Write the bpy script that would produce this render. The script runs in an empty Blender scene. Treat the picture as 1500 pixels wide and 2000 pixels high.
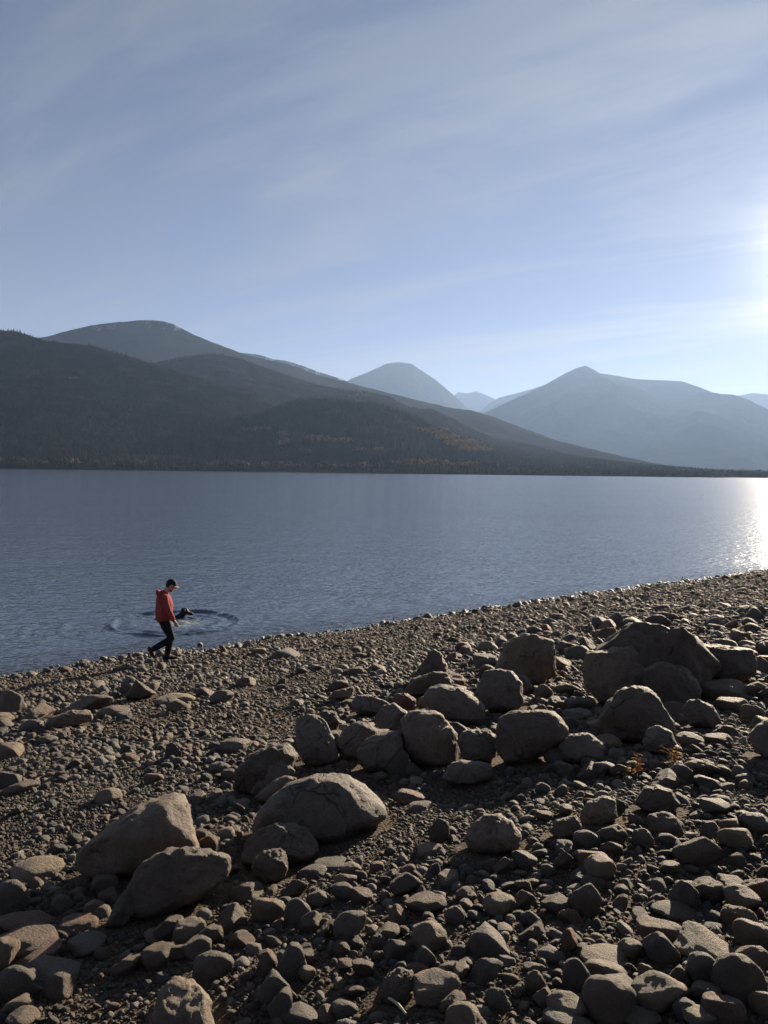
import bpy, bmesh, math, random
import numpy as np
from mathutils import Vector, Matrix, Euler

random.seed(7)
rng = np.random.default_rng(11)
scene = bpy.context.scene
col = scene.collection
R = math.radians

# ------------------------------------------------------------------ camera
F = 1511.0                       # focal length in pixels of the 1500 x 2000 photograph
CAM = Vector((0.0, 0.0, 4.25))   # eye height above the lake
PITCH, ROLL = R(3.05), R(0.72)
cd = bpy.data.cameras.new("camera")
cam = bpy.data.objects.new("camera", cd)
col.objects.link(cam)
cd.sensor_fit = 'VERTICAL'
cd.sensor_height = 24.0
cd.lens = 12.0 / (1000.0 / F)
cd.clip_start = 0.05
cd.clip_end = 120000.0
CM = Matrix.Rotation(R(90) - PITCH, 4, 'X') @ Matrix.Rotation(ROLL, 4, 'Z')
cam.matrix_world = Matrix.Translation(CAM) @ CM
scene.camera = cam
scene.render.resolution_x, scene.render.resolution_y = 768, 1024

# ------------------------------------------------------------------ sky and sun
SUN_EL, SUN_AZ = R(14.4), R(30.2)          # azimuth clockwise from +Y
sun_dir = Vector((math.sin(SUN_AZ) * math.cos(SUN_EL), math.cos(SUN_AZ) * math.cos(SUN_EL), math.sin(SUN_EL)))
world = bpy.data.worlds.new("World")
scene.world = world
world.use_nodes = True
wn, wl = world.node_tree.nodes, world.node_tree.links
wn.clear()
w_out = wn.new('ShaderNodeOutputWorld')
w_bg = wn.new('ShaderNodeBackground')
w_bg.inputs['Strength'].default_value = 0.05
w_sky = wn.new('ShaderNodeTexSky')
w_sky.sky_type = 'NISHITA'
w_sky.sun_disc = False
w_sky.sun_elevation = SUN_EL
w_sky.sun_rotation = SUN_AZ
w_sky.altitude = 2800
w_sky.air_density = 0.5
w_sky.dust_density = 0.12
w_sky.ozone_density = 3.0
# thin cirrus: a sheet of streaked noise on a flat layer high above the lake
def wmath(op, a, b=None, c=None):
    n = wn.new('ShaderNodeMath'); n.operation = op
    for i, v in enumerate((a, b, c)):
        if v is None: continue
        if isinstance(v, (int, float)): n.inputs[i].default_value = v
        else: wl.new(v, n.inputs[i])
    return n.outputs[0]
w_tc = wn.new('ShaderNodeTexCoord')
w_sep = wn.new('ShaderNodeSeparateXYZ'); wl.new(w_tc.outputs['Generated'], w_sep.inputs[0])
zz = wmath('ADD', wmath('MAXIMUM', w_sep.outputs[2], 0.0), 0.10)
cx = wmath('DIVIDE', w_sep.outputs[0], zz); cy = wmath('DIVIDE', w_sep.outputs[1], zz)
w_cmb = wn.new('ShaderNodeCombineXYZ'); wl.new(cx, w_cmb.inputs[0]); wl.new(cy, w_cmb.inputs[1])
def cirrus(rot, length, width, scale, lo, hi, seed, dist):
    mp = wn.new('ShaderNodeMapping'); mp.vector_type = 'TEXTURE'
    mp.inputs['Rotation'].default_value = (0, 0, R(rot))
    mp.inputs['Scale'].default_value = (length, width, 1)
    mp.inputs['Location'].default_value = (seed, seed * .7, 0)
    wl.new(w_cmb.outputs[0], mp.inputs[0])
    nz = wn.new('ShaderNodeTexNoise'); nz.inputs['Scale'].default_value = scale
    nz.inputs['Detail'].default_value = 8; nz.inputs['Roughness'].default_value = .60
    nz.inputs['Distortion'].default_value = dist
    wl.new(mp.outputs[0], nz.inputs['Vector'])
    mr = wn.new('ShaderNodeMapRange'); mr.interpolation_type = 'SMOOTHSTEP'
    mr.inputs[1].default_value = lo; mr.inputs[2].default_value = hi
    wl.new(nz.outputs[0], mr.inputs[0])
    return mr.outputs[0]
c1 = cirrus(-27, 3.2, 1.0, 1.5, .46, .66, 3.1, .7)
c2 = cirrus(-34, 3.4, .9, 2.1, .47, .68, 8.4, .7)
c3 = cirrus(-20, 4.0, 1.6, .8, .38, .66, 1.7, .3)
veil = wmath('DIVIDE', .13, wmath('ADD', zz, .0))                 # the thin veil is thicker along low lines of sight
cl = wmath('ADD', wmath('MULTIPLY', c1, .52), wmath('ADD', wmath('MULTIPLY', c2, .38), wmath('MULTIPLY', c3, .16)))
cl = wmath('MINIMUM', wmath('ADD', wmath('MULTIPLY', cl, .42), veil), .85)
# cirrus scatters sunlight forward: brighter round the sun
w_dot = wn.new('ShaderNodeVectorMath'); w_dot.operation = 'DOT_PRODUCT'
wl.new(w_tc.outputs['Generated'], w_dot.inputs[0]); w_dot.inputs[1].default_value = sun_dir
mu = wmath('MAXIMUM', w_dot.outputs['Value'], 0.0)
w_lum = wmath('MULTIPLY', wmath('ADD', 1.0, wmath('MULTIPLY', wmath('POWER', mu, 7.0), .75)), 2.55)
glow = wmath('ADD', wmath('MULTIPLY', wmath('POWER', mu, 50.0), 1.2), wmath('MULTIPLY', wmath('POWER', mu, 400.0), 9.0))
w_cc = wn.new('ShaderNodeCombineColor')
wl.new(wmath('MULTIPLY', w_lum, 1.0), w_cc.inputs[0]); wl.new(wmath('MULTIPLY', w_lum, 1.02), w_cc.inputs[1]); wl.new(wmath('MULTIPLY', w_lum, 1.07), w_cc.inputs[2])
w_mix = wn.new('ShaderNodeMix'); w_mix.data_type = 'RGBA'
w_hs = wn.new('ShaderNodeHueSaturation'); w_hs.inputs['Saturation'].default_value = 1.0; w_hs.inputs['Value'].default_value = .88
wl.new(w_sky.outputs[0], w_hs.inputs['Color'])
wl.new(cl, w_mix.inputs[0]); wl.new(w_hs.outputs[0], w_mix.inputs[6]); wl.new(w_cc.outputs[0], w_mix.inputs[7])
w_gc = wn.new('ShaderNodeCombineColor')
gl = wmath('MULTIPLY', glow, wmath('ADD', .45, cl))
wl.new(wmath('MULTIPLY', gl, 1.0), w_gc.inputs[0]); wl.new(wmath('MULTIPLY', gl, .90), w_gc.inputs[1]); wl.new(wmath('MULTIPLY', gl, .80), w_gc.inputs[2])
w_add = wn.new('ShaderNodeMix'); w_add.data_type = 'RGBA'; w_add.blend_type = 'ADD'; w_add.inputs[0].default_value = 1.0
wl.new(w_mix.outputs[2], w_add.inputs[6]); wl.new(w_gc.outputs[0], w_add.inputs[7])
wl.new(w_add.outputs[2], w_bg.inputs['Color'])
wl.new(w_bg.outputs[0], w_out.inputs['Surface'])

sl = bpy.data.lights.new("sun", 'SUN')
sl.energy = 5.0
sl.angle = R(0.53)
sl.color = (1.0, .83, .62)
so = bpy.data.objects.new("sun", sl)
so.rotation_euler = (-sun_dir).to_track_quat('-Z', 'Y').to_euler()
so.location = (60, 100, 60)
col.objects.link(so)

vs = scene.view_settings
vs.view_transform = 'Standard'; vs.look = 'None'; vs.gamma = 1.0; vs.use_curve_mapping = False
vs.exposure = 1.48
scene.cycles.use_denoising = True
scene.cycles.volume_bounces = 0
scene.cycles.max_bounces = 6
scene.cycles.sample_clamp_indirect = 4.0

# ------------------------------------------------------------------ helpers
def tag(o, label=None, cat=None, group=None, kind=None):
    if label: o["label"] = label
    if cat: o["category"] = cat
    if group: o["group"] = group
    if kind: o["kind"] = kind
    return o

def mesh_np(name, V, Fc, smooth=True):
    V = np.asarray(V, dtype=np.float32); Fc = np.asarray(Fc, dtype=np.int32)
    k = Fc.shape[1]
    me = bpy.data.meshes.new(name)
    me.vertices.add(len(V)); me.vertices.foreach_set('co', V.ravel())
    me.loops.add(Fc.size); me.loops.foreach_set('vertex_index', Fc.ravel())
    me.polygons.add(len(Fc)); me.polygons.foreach_set('loop_start', np.arange(0, Fc.size, k, dtype=np.int32))
    me.polygons.foreach_set('use_smooth', np.full(len(Fc), smooth))
    me.update(calc_edges=True)
    return me

def obj(name, me, m=None, parent=None, link=True):
    o = bpy.data.objects.new(name, me)
    if m is not None and me is not None and not me.materials: me.materials.append(m)
    if link: col.objects.link(o)
    if parent: o.parent = parent
    return o

_perm = np.random.default_rng(5).permutation(4096).astype(np.int64)
_grad = np.random.default_rng(6).normal(size=(4096, 3)); _grad /= np.linalg.norm(_grad, axis=1)[:, None]
def perlin(P):
    P = np.asarray(P, dtype=np.float64); i = np.floor(P).astype(np.int64); f = P - i
    u = f * f * f * (f * (f * 6 - 15) + 10)
    def g(dx, dy, dz):
        h = _perm[(_perm[(_perm[(i[:, 0] + dx) & 4095] + i[:, 1] + dy) & 4095] + i[:, 2] + dz) & 4095]
        return ((f - np.array([dx, dy, dz])) * _grad[h]).sum(1)
    L = lambda a, b, t: a + (b - a) * t
    x0 = L(L(g(0,0,0), g(1,0,0), u[:,0]), L(g(0,1,0), g(1,1,0), u[:,0]), u[:,1])
    x1 = L(L(g(0,0,1), g(1,0,1), u[:,0]), L(g(0,1,1), g(1,1,1), u[:,0]), u[:,1])
    return L(x0, x1, u[:,2]) * 1.5
def fbm(P, octv=4, lac=2.05, gain=.5):
    P = np.asarray(P, dtype=np.float64); s = np.zeros(len(P)); a = 1.0
    for k in range(octv):
        s += a * perlin(P + 17.3 * k); P = P * lac; a *= gain
    return s
def ridged(P, octv=4):
    P = np.asarray(P, dtype=np.float64); s = np.zeros(len(P)); a = 1.0
    for k in range(octv):
        s += a * (1 - 2 * np.abs(perlin(P + 9.1 * k))); P = P * 2.1; a *= .5
    return s

CMn = np.array(CM.to_3x3())
def ray(px, py):
    d = np.array([(px - 750) / F, (1000 - py) / F, -1.0])
    d = CMn @ d
    return d / np.linalg.norm(d)
def project(P):
    q = (np.asarray(P) - np.array(CAM)) @ CMn
    return 750 + F * q[:, 0] / -q[:, 2], 1000 - F * q[:, 1] / -q[:, 2]

NX, NY = -0.61, 0.792        # the way down the beach to the water
def ground(x, y):
    x = np.atleast_1d(np.asarray(x, float)); y = np.atleast_1d(np.asarray(y, float))
    s = NX * x + NY * y
    z = np.where(s > 0, 2.6 * (1 - s / 16.85), 2.6 - .09 * s)
    z = np.where(s < -40, 2.6 + 3.6 + .02 * (-40 - s), z)
    z = np.maximum(z, -3.6)
    P = np.stack([x, y, np.zeros_like(x)], 1)
    fade = np.clip((26 - s) / 9, .2, 1)
    z = z + fade * (.07 * perlin(P * .45) + .035 * perlin(P * 1.3 + 5)) + .012 * perlin(P * 4.1)
    return z
def hit(px, py):
    d = ray(px, py); t = 3.0
    for _ in range(40):
        p = np.array(CAM) + d * t
        e = p[2] - ground(p[0], p[1])[0]
        t += e / max(.12, -d[2] + .1) * .8
    return np.array(CAM) + d * t, t

_ico = {}
def ico(n):
    if n not in _ico:
        bm = bmesh.new(); bmesh.ops.create_icosphere(bm, subdivisions=n, radius=1.0)
        V = np.array([v.co[:] for v in bm.verts]); Fc = np.array([[v.index for v in f.verts] for f in bm.faces]); bm.free()
        _ico[n] = (V / np.linalg.norm(V, axis=1)[:, None], Fc)
    return _ico[n]

# ------------------------------------------------------------------ materials
def mat(name):
    m = bpy.data.materials.new(name); m.use_nodes = True
    nt = m.node_tree; b = nt.nodes['Principled BSDF']
    return m, nt, b
def N(nt, t, **kw):
    n = nt.nodes.new(t)
    for k, v in kw.items():
        if hasattr(n, k): setattr(n, k, v)
        else: n.inputs[k].default_value = v
    return n
def ramp(nt, fac, stops):
    r = nt.nodes.new('ShaderNodeValToRGB')
    e = r.color_ramp.elements
    while len(e) < len(stops): e.new(.5)
    for k, (p, c) in enumerate(stops): e[k].position = p; e[k].color = (*c, 1)
    nt.links.new(fac, r.inputs[0]); return r.outputs[0]
def noise(nt, vec, scale, detail=6, rough=.55, dist=0.0):
    n = N(nt, 'ShaderNodeTexNoise'); n.inputs['Scale'].default_value = scale
    n.inputs['Detail'].default_value = detail; n.inputs['Roughness'].default_value = rough; n.inputs['Distortion'].default_value = dist
    if vec is not None: nt.links.new(vec, n.inputs['Vector'])
    return n.outputs[0]
def mix(nt, fac, a, b, mode='MIX'):
    n = nt.nodes.new('ShaderNodeMix'); n.data_type = 'RGBA'; n.blend_type = mode
    for s, v in ((0, fac), (6, a), (7, b)):
        if isinstance(v, (int, float)): n.inputs[s].default_value = v
        elif isinstance(v, tuple): n.inputs[s].default_value = (*v, 1)
        else: nt.links.new(v, n.inputs[s])
    return n.outputs[2]
def math_n(nt, op, a, b):
    n = nt.nodes.new('ShaderNodeMath'); n.operation = op
    for i, v in enumerate((a, b)):
        if isinstance(v, (int, float)): n.inputs[i].default_value = v
        else: nt.links.new(v, n.inputs[i])
    return n.outputs[0]

def rock_material(name, stops, scale=1.0, lichen=.0, rough=.72, const=False):
    m, nt, b = mat(name)
    tc = N(nt, 'ShaderNodeTexCoord'); oi = N(nt, 'ShaderNodeObjectInfo')
    add = N(nt, 'ShaderNodeVectorMath', operation='ADD')
    sc = N(nt, 'ShaderNodeVectorMath', operation='SCALE'); sc.inputs[0].default_value = (37, 51, 23)
    nt.links.new(oi.outputs['Random'], sc.inputs['Scale'])
    nt.links.new(tc.outputs['Object'], add.inputs[0]); nt.links.new(sc.outputs[0], add.inputs[1])
    v = add.outputs[0]
    base = ramp(nt, oi.outputs['Random'], stops)
    if const: base.node.color_ramp.interpolation = 'CONSTANT'
    big = noise(nt, v, 2.2 * scale, 5, .6, .4)
    c = mix(nt, ramp(nt, big, [(.32, (0, 0, 0)), (.68, (1, 1, 1))]), mix(nt, .40, base, (.10, .08, .06)), base)
    fine = noise(nt, v, 38 * scale, 4, .7)
    c = mix(nt, .38, c, ramp(nt, fine, [(.30, (.25, .24, .23)), (.55, (1, 1, 1)), (.72, (1.5, 1.45, 1.4))]), 'MULTIPLY')
    if lichen > 0:
        ln = noise(nt, v, 7 * scale, 8, .72, .6)
        c = mix(nt, math_n(nt, 'MULTIPLY', ramp(nt, ln, [(.56, (0, 0, 0)), (.66, (1, 1, 1))]), lichen), c, (.03, .027, .023))
        l2 = noise(nt, v, 4.3 * scale, 8, .75, .9)
        c = mix(nt, math_n(nt, 'MULTIPLY', ramp(nt, l2, [(.60, (0, 0, 0)), (.70, (1, 1, 1))]), lichen * .7), c, (.22, .18, .11))
    crk = None
    if lichen > .48:
        wv = N(nt, 'ShaderNodeVectorMath', operation='ADD'); nzc = N(nt, 'ShaderNodeTexNoise'); nzc.inputs['Scale'].default_value = 2.5; nzc.inputs['Detail'].default_value = 6
        nt.links.new(v, nzc.inputs['Vector']); ws = N(nt, 'ShaderNodeVectorMath', operation='SCALE'); ws.inputs['Scale'].default_value = .55
        nt.links.new(nzc.outputs['Color'], ws.inputs[0]); nt.links.new(v, wv.inputs[0]); nt.links.new(ws.outputs[0], wv.inputs[1])
        ve = N(nt, 'ShaderNodeTexVoronoi', feature='DISTANCE_TO_EDGE'); ve.inputs['Scale'].default_value = 2.6; nt.links.new(wv.outputs[0], ve.inputs['Vector'])
        crk = math_n(nt, 'MULTIPLY', ramp(nt, ve.outputs['Distance'], [(.0, (1, 1, 1)), (.022, (0, 0, 0))]), ramp(nt, noise(nt, v, 1.9, 3), [(.50, (0, 0, 0)), (.60, (1, 1, 1))]))
        c = mix(nt, math_n(nt, 'MULTIPLY', crk, .7), c, (.02, .017, .014))
        st = N(nt, 'ShaderNodeMapping'); st.inputs['Scale'].default_value = (1.5, 1.5, .35); st.inputs['Rotation'].default_value = (.5, .3, 0); nt.links.new(v, st.inputs[0])
        c = mix(nt, .75, c, ramp(nt, noise(nt, st.outputs[0], 3.5, 9, .7, .8), [(.28, (.45, .42, .40)), (.5, (1, 1, 1)), (.72, (1.45, 1.4, 1.32))]), 'MULTIPLY')
    gp = N(nt, 'ShaderNodeNewGeometry'); sp = N(nt, 'ShaderNodeSeparateXYZ'); nt.links.new(gp.outputs['Position'], sp.inputs[0])
    wet = N(nt, 'ShaderNodeMapRange'); wet.inputs[1].default_value = .08; wet.inputs[2].default_value = .22; wet.inputs[3].default_value = 1; wet.inputs[4].default_value = 0
    nt.links.new(math_n(nt, 'ADD', sp.outputs[2], math_n(nt, 'MULTIPLY', noise(nt, gp.outputs['Position'], 1.5, 3), .08)), wet.inputs[0])
    c = mix(nt, math_n(nt, 'MULTIPLY', wet.outputs[0], .62), c, (.018, .016, .015))
    nt.links.new(c, b.inputs['Base Color'])
    rg = N(nt, 'ShaderNodeMapRange'); nt.links.new(wet.outputs[0], rg.inputs[0]); rg.inputs[3].default_value = rough; rg.inputs[4].default_value = .46
    nt.links.new(rg.outputs[0], b.inputs['Roughness'])
    b.inputs['Specular IOR Level'].default_value = .5
    h = math_n(nt, 'ADD', math_n(nt, 'MULTIPLY', noise(nt, v, (5 if lichen > .48 else 9) * scale, 10, .72), 1.0), math_n(nt, 'MULTIPLY', fine, .2))
    if crk is not None: h = math_n(nt, 'SUBTRACT', h, math_n(nt, 'MULTIPLY', crk, .35))
    bp = N(nt, 'ShaderNodeBump'); bp.inputs['Strength'].default_value = 1.0; bp.inputs['Distance'].default_value = .07 / scale
    nt.links.new(h, bp.inputs['Height']); nt.links.new(bp.outputs[0], b.inputs['Normal'])
    return m

STONE_COL = {
    'grey':  [(0, (0.165, 0.140, 0.116)), (.5, (0.236, 0.198, 0.160)), (1, (0.124, 0.106, 0.092))],
    'tan':   [(0, (0.289, 0.207, 0.138)), (.5, (0.372, 0.275, 0.183)), (1, (0.236, 0.168, 0.109))],
    'brown': [(0, (0.159, 0.107, 0.069)), (.5, (0.206, 0.142, 0.092)), (1, (0.124, 0.085, 0.056))],
    'rust':  [(0, (0.236, 0.125, 0.082)), (.5, (0.289, 0.160, 0.105)), (1, (0.195, 0.106, 0.073))],
}
M_STONE = {k: rock_material('stone_' + k, v, 1.0, .45) for k, v in STONE_COL.items()}
M_BOULDER = {
    'grey':  rock_material('boulder_grey', [(0, (0.141, 0.115, 0.093)), (1, (0.120, 0.101, 0.084))], 1.7, .9),
    'tan':   rock_material('boulder_tan', [(0, (0.173, 0.126, 0.087)), (1, (0.152, 0.110, 0.076))], 1.7, .85),
    'brown': rock_material('boulder_brown', [(0, (0.093, 0.066, 0.045)), (1, (0.077, 0.056, 0.039))], 1.7, .9),
    'rust':  rock_material('boulder_rust', [(0, (0.147, 0.069, 0.047)), (1, (0.135, 0.064, 0.043))], 1.7, .5),
}
PEB_COL = [(0.131, 0.115, 0.101), (0.272, 0.206, 0.140), (0.146, 0.101, 0.068), (0.221, 0.188, 0.156), (0.423, 0.361, 0.280), (0.076, 0.066, 0.059), (0.252, 0.149, 0.101), (0.126, 0.126, 0.129),
           (0.333, 0.278, 0.209), (0.167, 0.129, 0.094), (0.192, 0.170, 0.152), (0.101, 0.080, 0.064), (0.363, 0.325, 0.280), (0.202, 0.134, 0.104), (0.237, 0.196, 0.148), (0.151, 0.139, 0.131)]
M_PEBBLE = rock_material('pebble', [(k / len(PEB_COL), c_) for k, c_ in enumerate(PEB_COL)], .9, .2, const=True)

# soil between the stones
m, nt, b = mat('beach_soil'); M_SOIL = m
tc = N(nt, 'ShaderNodeTexCoord'); v = tc.outputs['Object']
c = ramp(nt, noise(nt, v, 1.3, 8, .65), [(.3, (.065, .046, .03)), (.55, (.115, .083, .055)), (.75, (.17, .125, .084))])
vo = N(nt, 'ShaderNodeTexVoronoi'); vo.inputs['Scale'].default_value = 60; nt.links.new(v, vo.inputs['Vector'])
c = mix(nt, .6, c, ramp(nt, vo.outputs['Color'], [(.2, (.45, .42, .4)), (.6, (1, 1, 1)), (.9, (1.5, 1.4, 1.3))]), 'MULTIPLY')
nt.links.new(c, b.inputs['Base Color']); b.inputs['Roughness'].default_value = .95; b.inputs['Specular IOR Level'].default_value = .2
h = math_n(nt, 'ADD', math_n(nt, 'MULTIPLY', noise(nt, v, 22, 10, .7), 1.0), math_n(nt, 'MULTIPLY', vo.outputs['Distance'], -.6))
bp = N(nt, 'ShaderNodeBump'); bp.inputs['Strength'].default_value = 1.0; bp.inputs['Distance'].default_value = .04
nt.links.new(h, bp.inputs['Height']); nt.links.new(bp.outputs[0], b.inputs['Normal'])

def plain(name, colr, rough=.8, noise_scale=30, var=.35, spec=.3):
    m, nt, b = mat(name)
    tc = N(nt, 'ShaderNodeTexCoord')
    n = noise(nt, tc.outputs['Object'], noise_scale, 5, .6)
    lo = tuple(x * (1 - var) for x in colr); hi = tuple(min(1, x * (1 + var)) for x in colr)
    nt.links.new(ramp(nt, n, [(.3, lo), (.7, hi)]), b.inputs['Base Color'])
    b.inputs['Roughness'].default_value = rough; b.inputs['Specular IOR Level'].default_value = spec
    bp = N(nt, 'ShaderNodeBump'); bp.inputs['Strength'].default_value = .4; bp.inputs['Distance'].default_value = .01
    nt.links.new(n, bp.inputs['Height']); nt.links.new(bp.outputs[0], b.inputs['Normal'])
    return m

# ------------------------------------------------------------------ ground sheet, beach
def axis(parts):
    out = []
    for a, b_, st in parts: out += list(np.arange(a, b_, st))
    return np.array(out + [parts[-1][1]])
def grid_mesh(name, X, Y, Z):
    ny, nx = X.shape
    V = np.stack([X.ravel(), Y.ravel(), Z.ravel()], 1)
    i = np.arange(ny * nx).reshape(ny, nx)
    Fc = np.stack([i[:-1, :-1], i[:-1, 1:], i[1:, 1:], i[1:, :-1]], -1).reshape(-1, 4)
    return mesh_np(name, V, Fc)

S = 45000.0
tag(obj('lake_bed', mesh_np('lake_bed', [(-S, -S, -4.5), (S, -S, -4.5), (S, S, -4.5), (-S, S, -4.5)], [[0, 1, 2, 3]]), plain('lake_bed', (.08, .07, .055), .95, .02)), kind='structure')

xs = axis([(-400, -60, 20), (-60, -12, 1.0), (-12, -5, .2), (-5, 7, .06), (7, 26, .22), (26, 70, 1.2), (70, 400, 22)])
ys = axis([(-400, -30, 18), (-30, 0, .8), (0, 12, .06), (12, 40, .2), (40, 90, 1.2), (90, 400, 22)])
X, Y = np.meshgrid(xs, ys)
tag(obj('beach', grid_mesh('beach', X, Y, ground(X.ravel(), Y.ravel()).reshape(X.shape)), M_SOIL), kind='structure')

# ------------------------------------------------------------------ lake
def on_water(px, py):
    d = ray(px, py); t = -CAM.z / d[2]
    return np.array(CAM) + d * t
dog_p = on_water(360, 1207)
ring_c = on_water(343, 1216)
xs = axis([(-9000, -400, 300), (-400, -60, 10), (-60, -14, 1.0), (-14, -1, .055), (-1, 6, .3), (6, 60, 1.0), (60, 400, 10), (400, 9000, 300)])
ys = axis([(-200, 0, 10), (0, 15, .6), (15, 28, .055), (28, 40, .3), (40, 100, 1.5), (100, 400, 12), (400, 6000, 160)])
X, Y = np.meshgrid(xs, ys)
P = np.stack([X.ravel(), Y.ravel(), np.zeros(X.size)], 1)
dx, dy = P[:, 0] - ring_c[0], P[:, 1] - ring_c[1]
r = np.hypot(dx, dy); th = np.arctan2(dy, dx)
wob = 1 + .09 * perlin(np.stack([np.cos(th) * 2, np.sin(th) * 2, np.zeros_like(th)], 1))
fr = .75 + .7 * perlin(np.stack([np.cos(th) * 3 + 9, np.sin(th) * 3, np.zeros_like(th)], 1))
rr = r / wob
z = .065 * fr * np.exp(-((rr - 1.72) / .10) ** 2) - .04 * fr * np.exp(-((rr - 1.52) / .12) ** 2)
z += .02 * np.exp(-((rr - 1.2) / .1) ** 2)
z += np.where(rr < 1.7, 1, np.exp(-((rr - 1.7) / .3) ** 2)) * .016 * fbm(P * np.array([4.0, 6.0, 1]), 3)
dd = np.hypot(P[:, 0] - dog_p[0], P[:, 1] - dog_p[1] + .25)
z += np.exp(-(dd / .7) ** 2) * .045 * fbm(P * 8.0 + 3, 3)
# older wake arcs running back along the shore
for rad, amp, a0, a1 in ((2.95, .022, 178, 250), (3.9, .014, 185, 240), (2.35, .010, 210, 300)):
    t = np.degrees(th) % 360
    win = np.clip((t - a0) / 12, 0, 1) * np.clip((a1 - t) / 12, 0, 1)
    z += win * amp * (np.exp(-((rr - rad) / .09) ** 2) - .8 * np.exp(-((rr - rad + .2) / .1) ** 2))
near = np.exp(-(np.hypot(P[:, 0], P[:, 1] - 20) / 35) ** 2)
z += near * .010 * perlin(P * np.array([.9, 1.6, 1]) + 3)
lake_me = grid_mesh('lake', X, Y, z.reshape(X.shape))
foam = np.exp(-(((P[:, 0] - dog_p[0] - .03) / .62) ** 2 + ((P[:, 1] - dog_p[1] + .75) / .55) ** 2) ** 2) * np.clip(.55 + 1.1 * fbm(P * np.array([3.5, 6, 1]), 4), 0, 1)
foam += .25 * np.exp(-((rr - 1.62) / .12) ** 2) * np.clip(fbm(P * 7 + 11, 3) * 2 - .25, 0, 1) * ((th > 1.9) | (th < -2.6))
foam = np.clip(foam, 0, 1)
at = lake_me.attributes.new('foam', 'FLOAT', 'POINT'); at.data.foreach_set('value', foam.astype(np.float32))
m, nt, b = mat('lake_water')
tc = N(nt, 'ShaderNodeTexCoord')
EPS = .03
def wave(off, sx, sy, rot, scale, detail, amp):
    ad = N(nt, 'ShaderNodeVectorMath', operation='ADD'); nt.links.new(tc.outputs['Object'], ad.inputs[0]); ad.inputs[1].default_value = off
    mp = N(nt, 'ShaderNodeMapping'); mp.inputs['Scale'].default_value = (sx, sy, 1); mp.inputs['Rotation'].default_value = (0, 0, R(rot))
    nt.links.new(ad.outputs[0], mp.inputs[0]); return math_n(nt, 'MULTIPLY', noise(nt, mp.outputs[0], scale, detail, .55), amp)
def swell(off):
    h = math_n(nt, 'ADD', wave(off, .7, 1.0, 14, 2.6, 2, .075), wave(off, .85, 1.0, -22, 7.0, 1, .022))
    return math_n(nt, 'ADD', h, wave(off, .5, 1.0, 8, .4, 1, .06))
mp = N(nt, 'ShaderNodeMapping'); mp.inputs['Scale'].default_value = (.35, 1.6, 1); mp.inputs['Rotation'].default_value = (0, 0, R(8)); nt.links.new(tc.outputs['Object'], mp.inputs[0])
calm = ramp(nt, noise(nt, mp.outputs[0], .03, 4), [(.35, (.7, .7, .7)), (.65, (1, 1, 1))])
calm = math_n(nt, 'MULTIPLY', calm, -1.0 / EPS)
h0, hx, hy = swell((0, 0, 0)), swell((EPS, 0, 0)), swell((0, EPS, 0))
sx_ = math_n(nt, 'MULTIPLY', math_n(nt, 'SUBTRACT', hx, h0), calm); sy_ = math_n(nt, 'MULTIPLY', math_n(nt, 'SUBTRACT', hy, h0), calm)
cv = N(nt, 'ShaderNodeCombineXYZ'); nt.links.new(sx_, cv.inputs[0]); nt.links.new(sy_, cv.inputs[1])
gm = N(nt, 'ShaderNodeNewGeometry'); av = N(nt, 'ShaderNodeVectorMath', operation='ADD'); nt.links.new(gm.outputs['Normal'], av.inputs[0]); nt.links.new(cv.outputs[0], av.inputs[1])
nv = N(nt, 'ShaderNodeVectorMath', operation='NORMALIZE'); nt.links.new(av.outputs[0], nv.inputs[0]); nt.links.new(nv.outputs[0], b.inputs['Normal'])
fa = N(nt, 'ShaderNodeAttribute'); fa.attribute_name = 'foam'
nt.links.new(mix(nt, fa.outputs['Fac'], (.062, .092, .140), (.40, .44, .42)), b.inputs['Base Color'])
b.inputs['Roughness'].default_value = .14
b.inputs['IOR'].default_value = 1.40
dep = -ground(P[:, 0], P[:, 1]); sh_ = np.clip(1 - (dep - .02) / .30, 0, 1) * (dep < .6)
at = lake_me.attributes.new('shallow', 'FLOAT', 'POINT'); at.data.foreach_set('value', sh_.astype(np.float32))
sa = N(nt, 'ShaderNodeAttribute'); sa.attribute_name = 'shallow'
b2 = N(nt, 'ShaderNodeBsdfPrincipled'); b2.inputs['Base Color'].default_value = (.75, .82, .82, 1); b2.inputs['Transmission Weight'].default_value = 1.0
b2.inputs['IOR'].default_value = 1.333; b2.inputs['Roughness'].default_value = .05; nt.links.new(nv.outputs[0], b2.inputs['Normal'])
ms = N(nt, 'ShaderNodeMixShader'); nt.links.new(math_n(nt, 'MULTIPLY', sa.outputs['Fac'], .8), ms.inputs[0])
nt.links.new(b.outputs[0], ms.inputs[1]); nt.links.new(b2.outputs[0], ms.inputs[2]); nt.links.new(ms.outputs[0], nt.nodes['Material Output'].inputs[0])
tag(obj('lake', lake_me, m), kind='structure')

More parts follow.
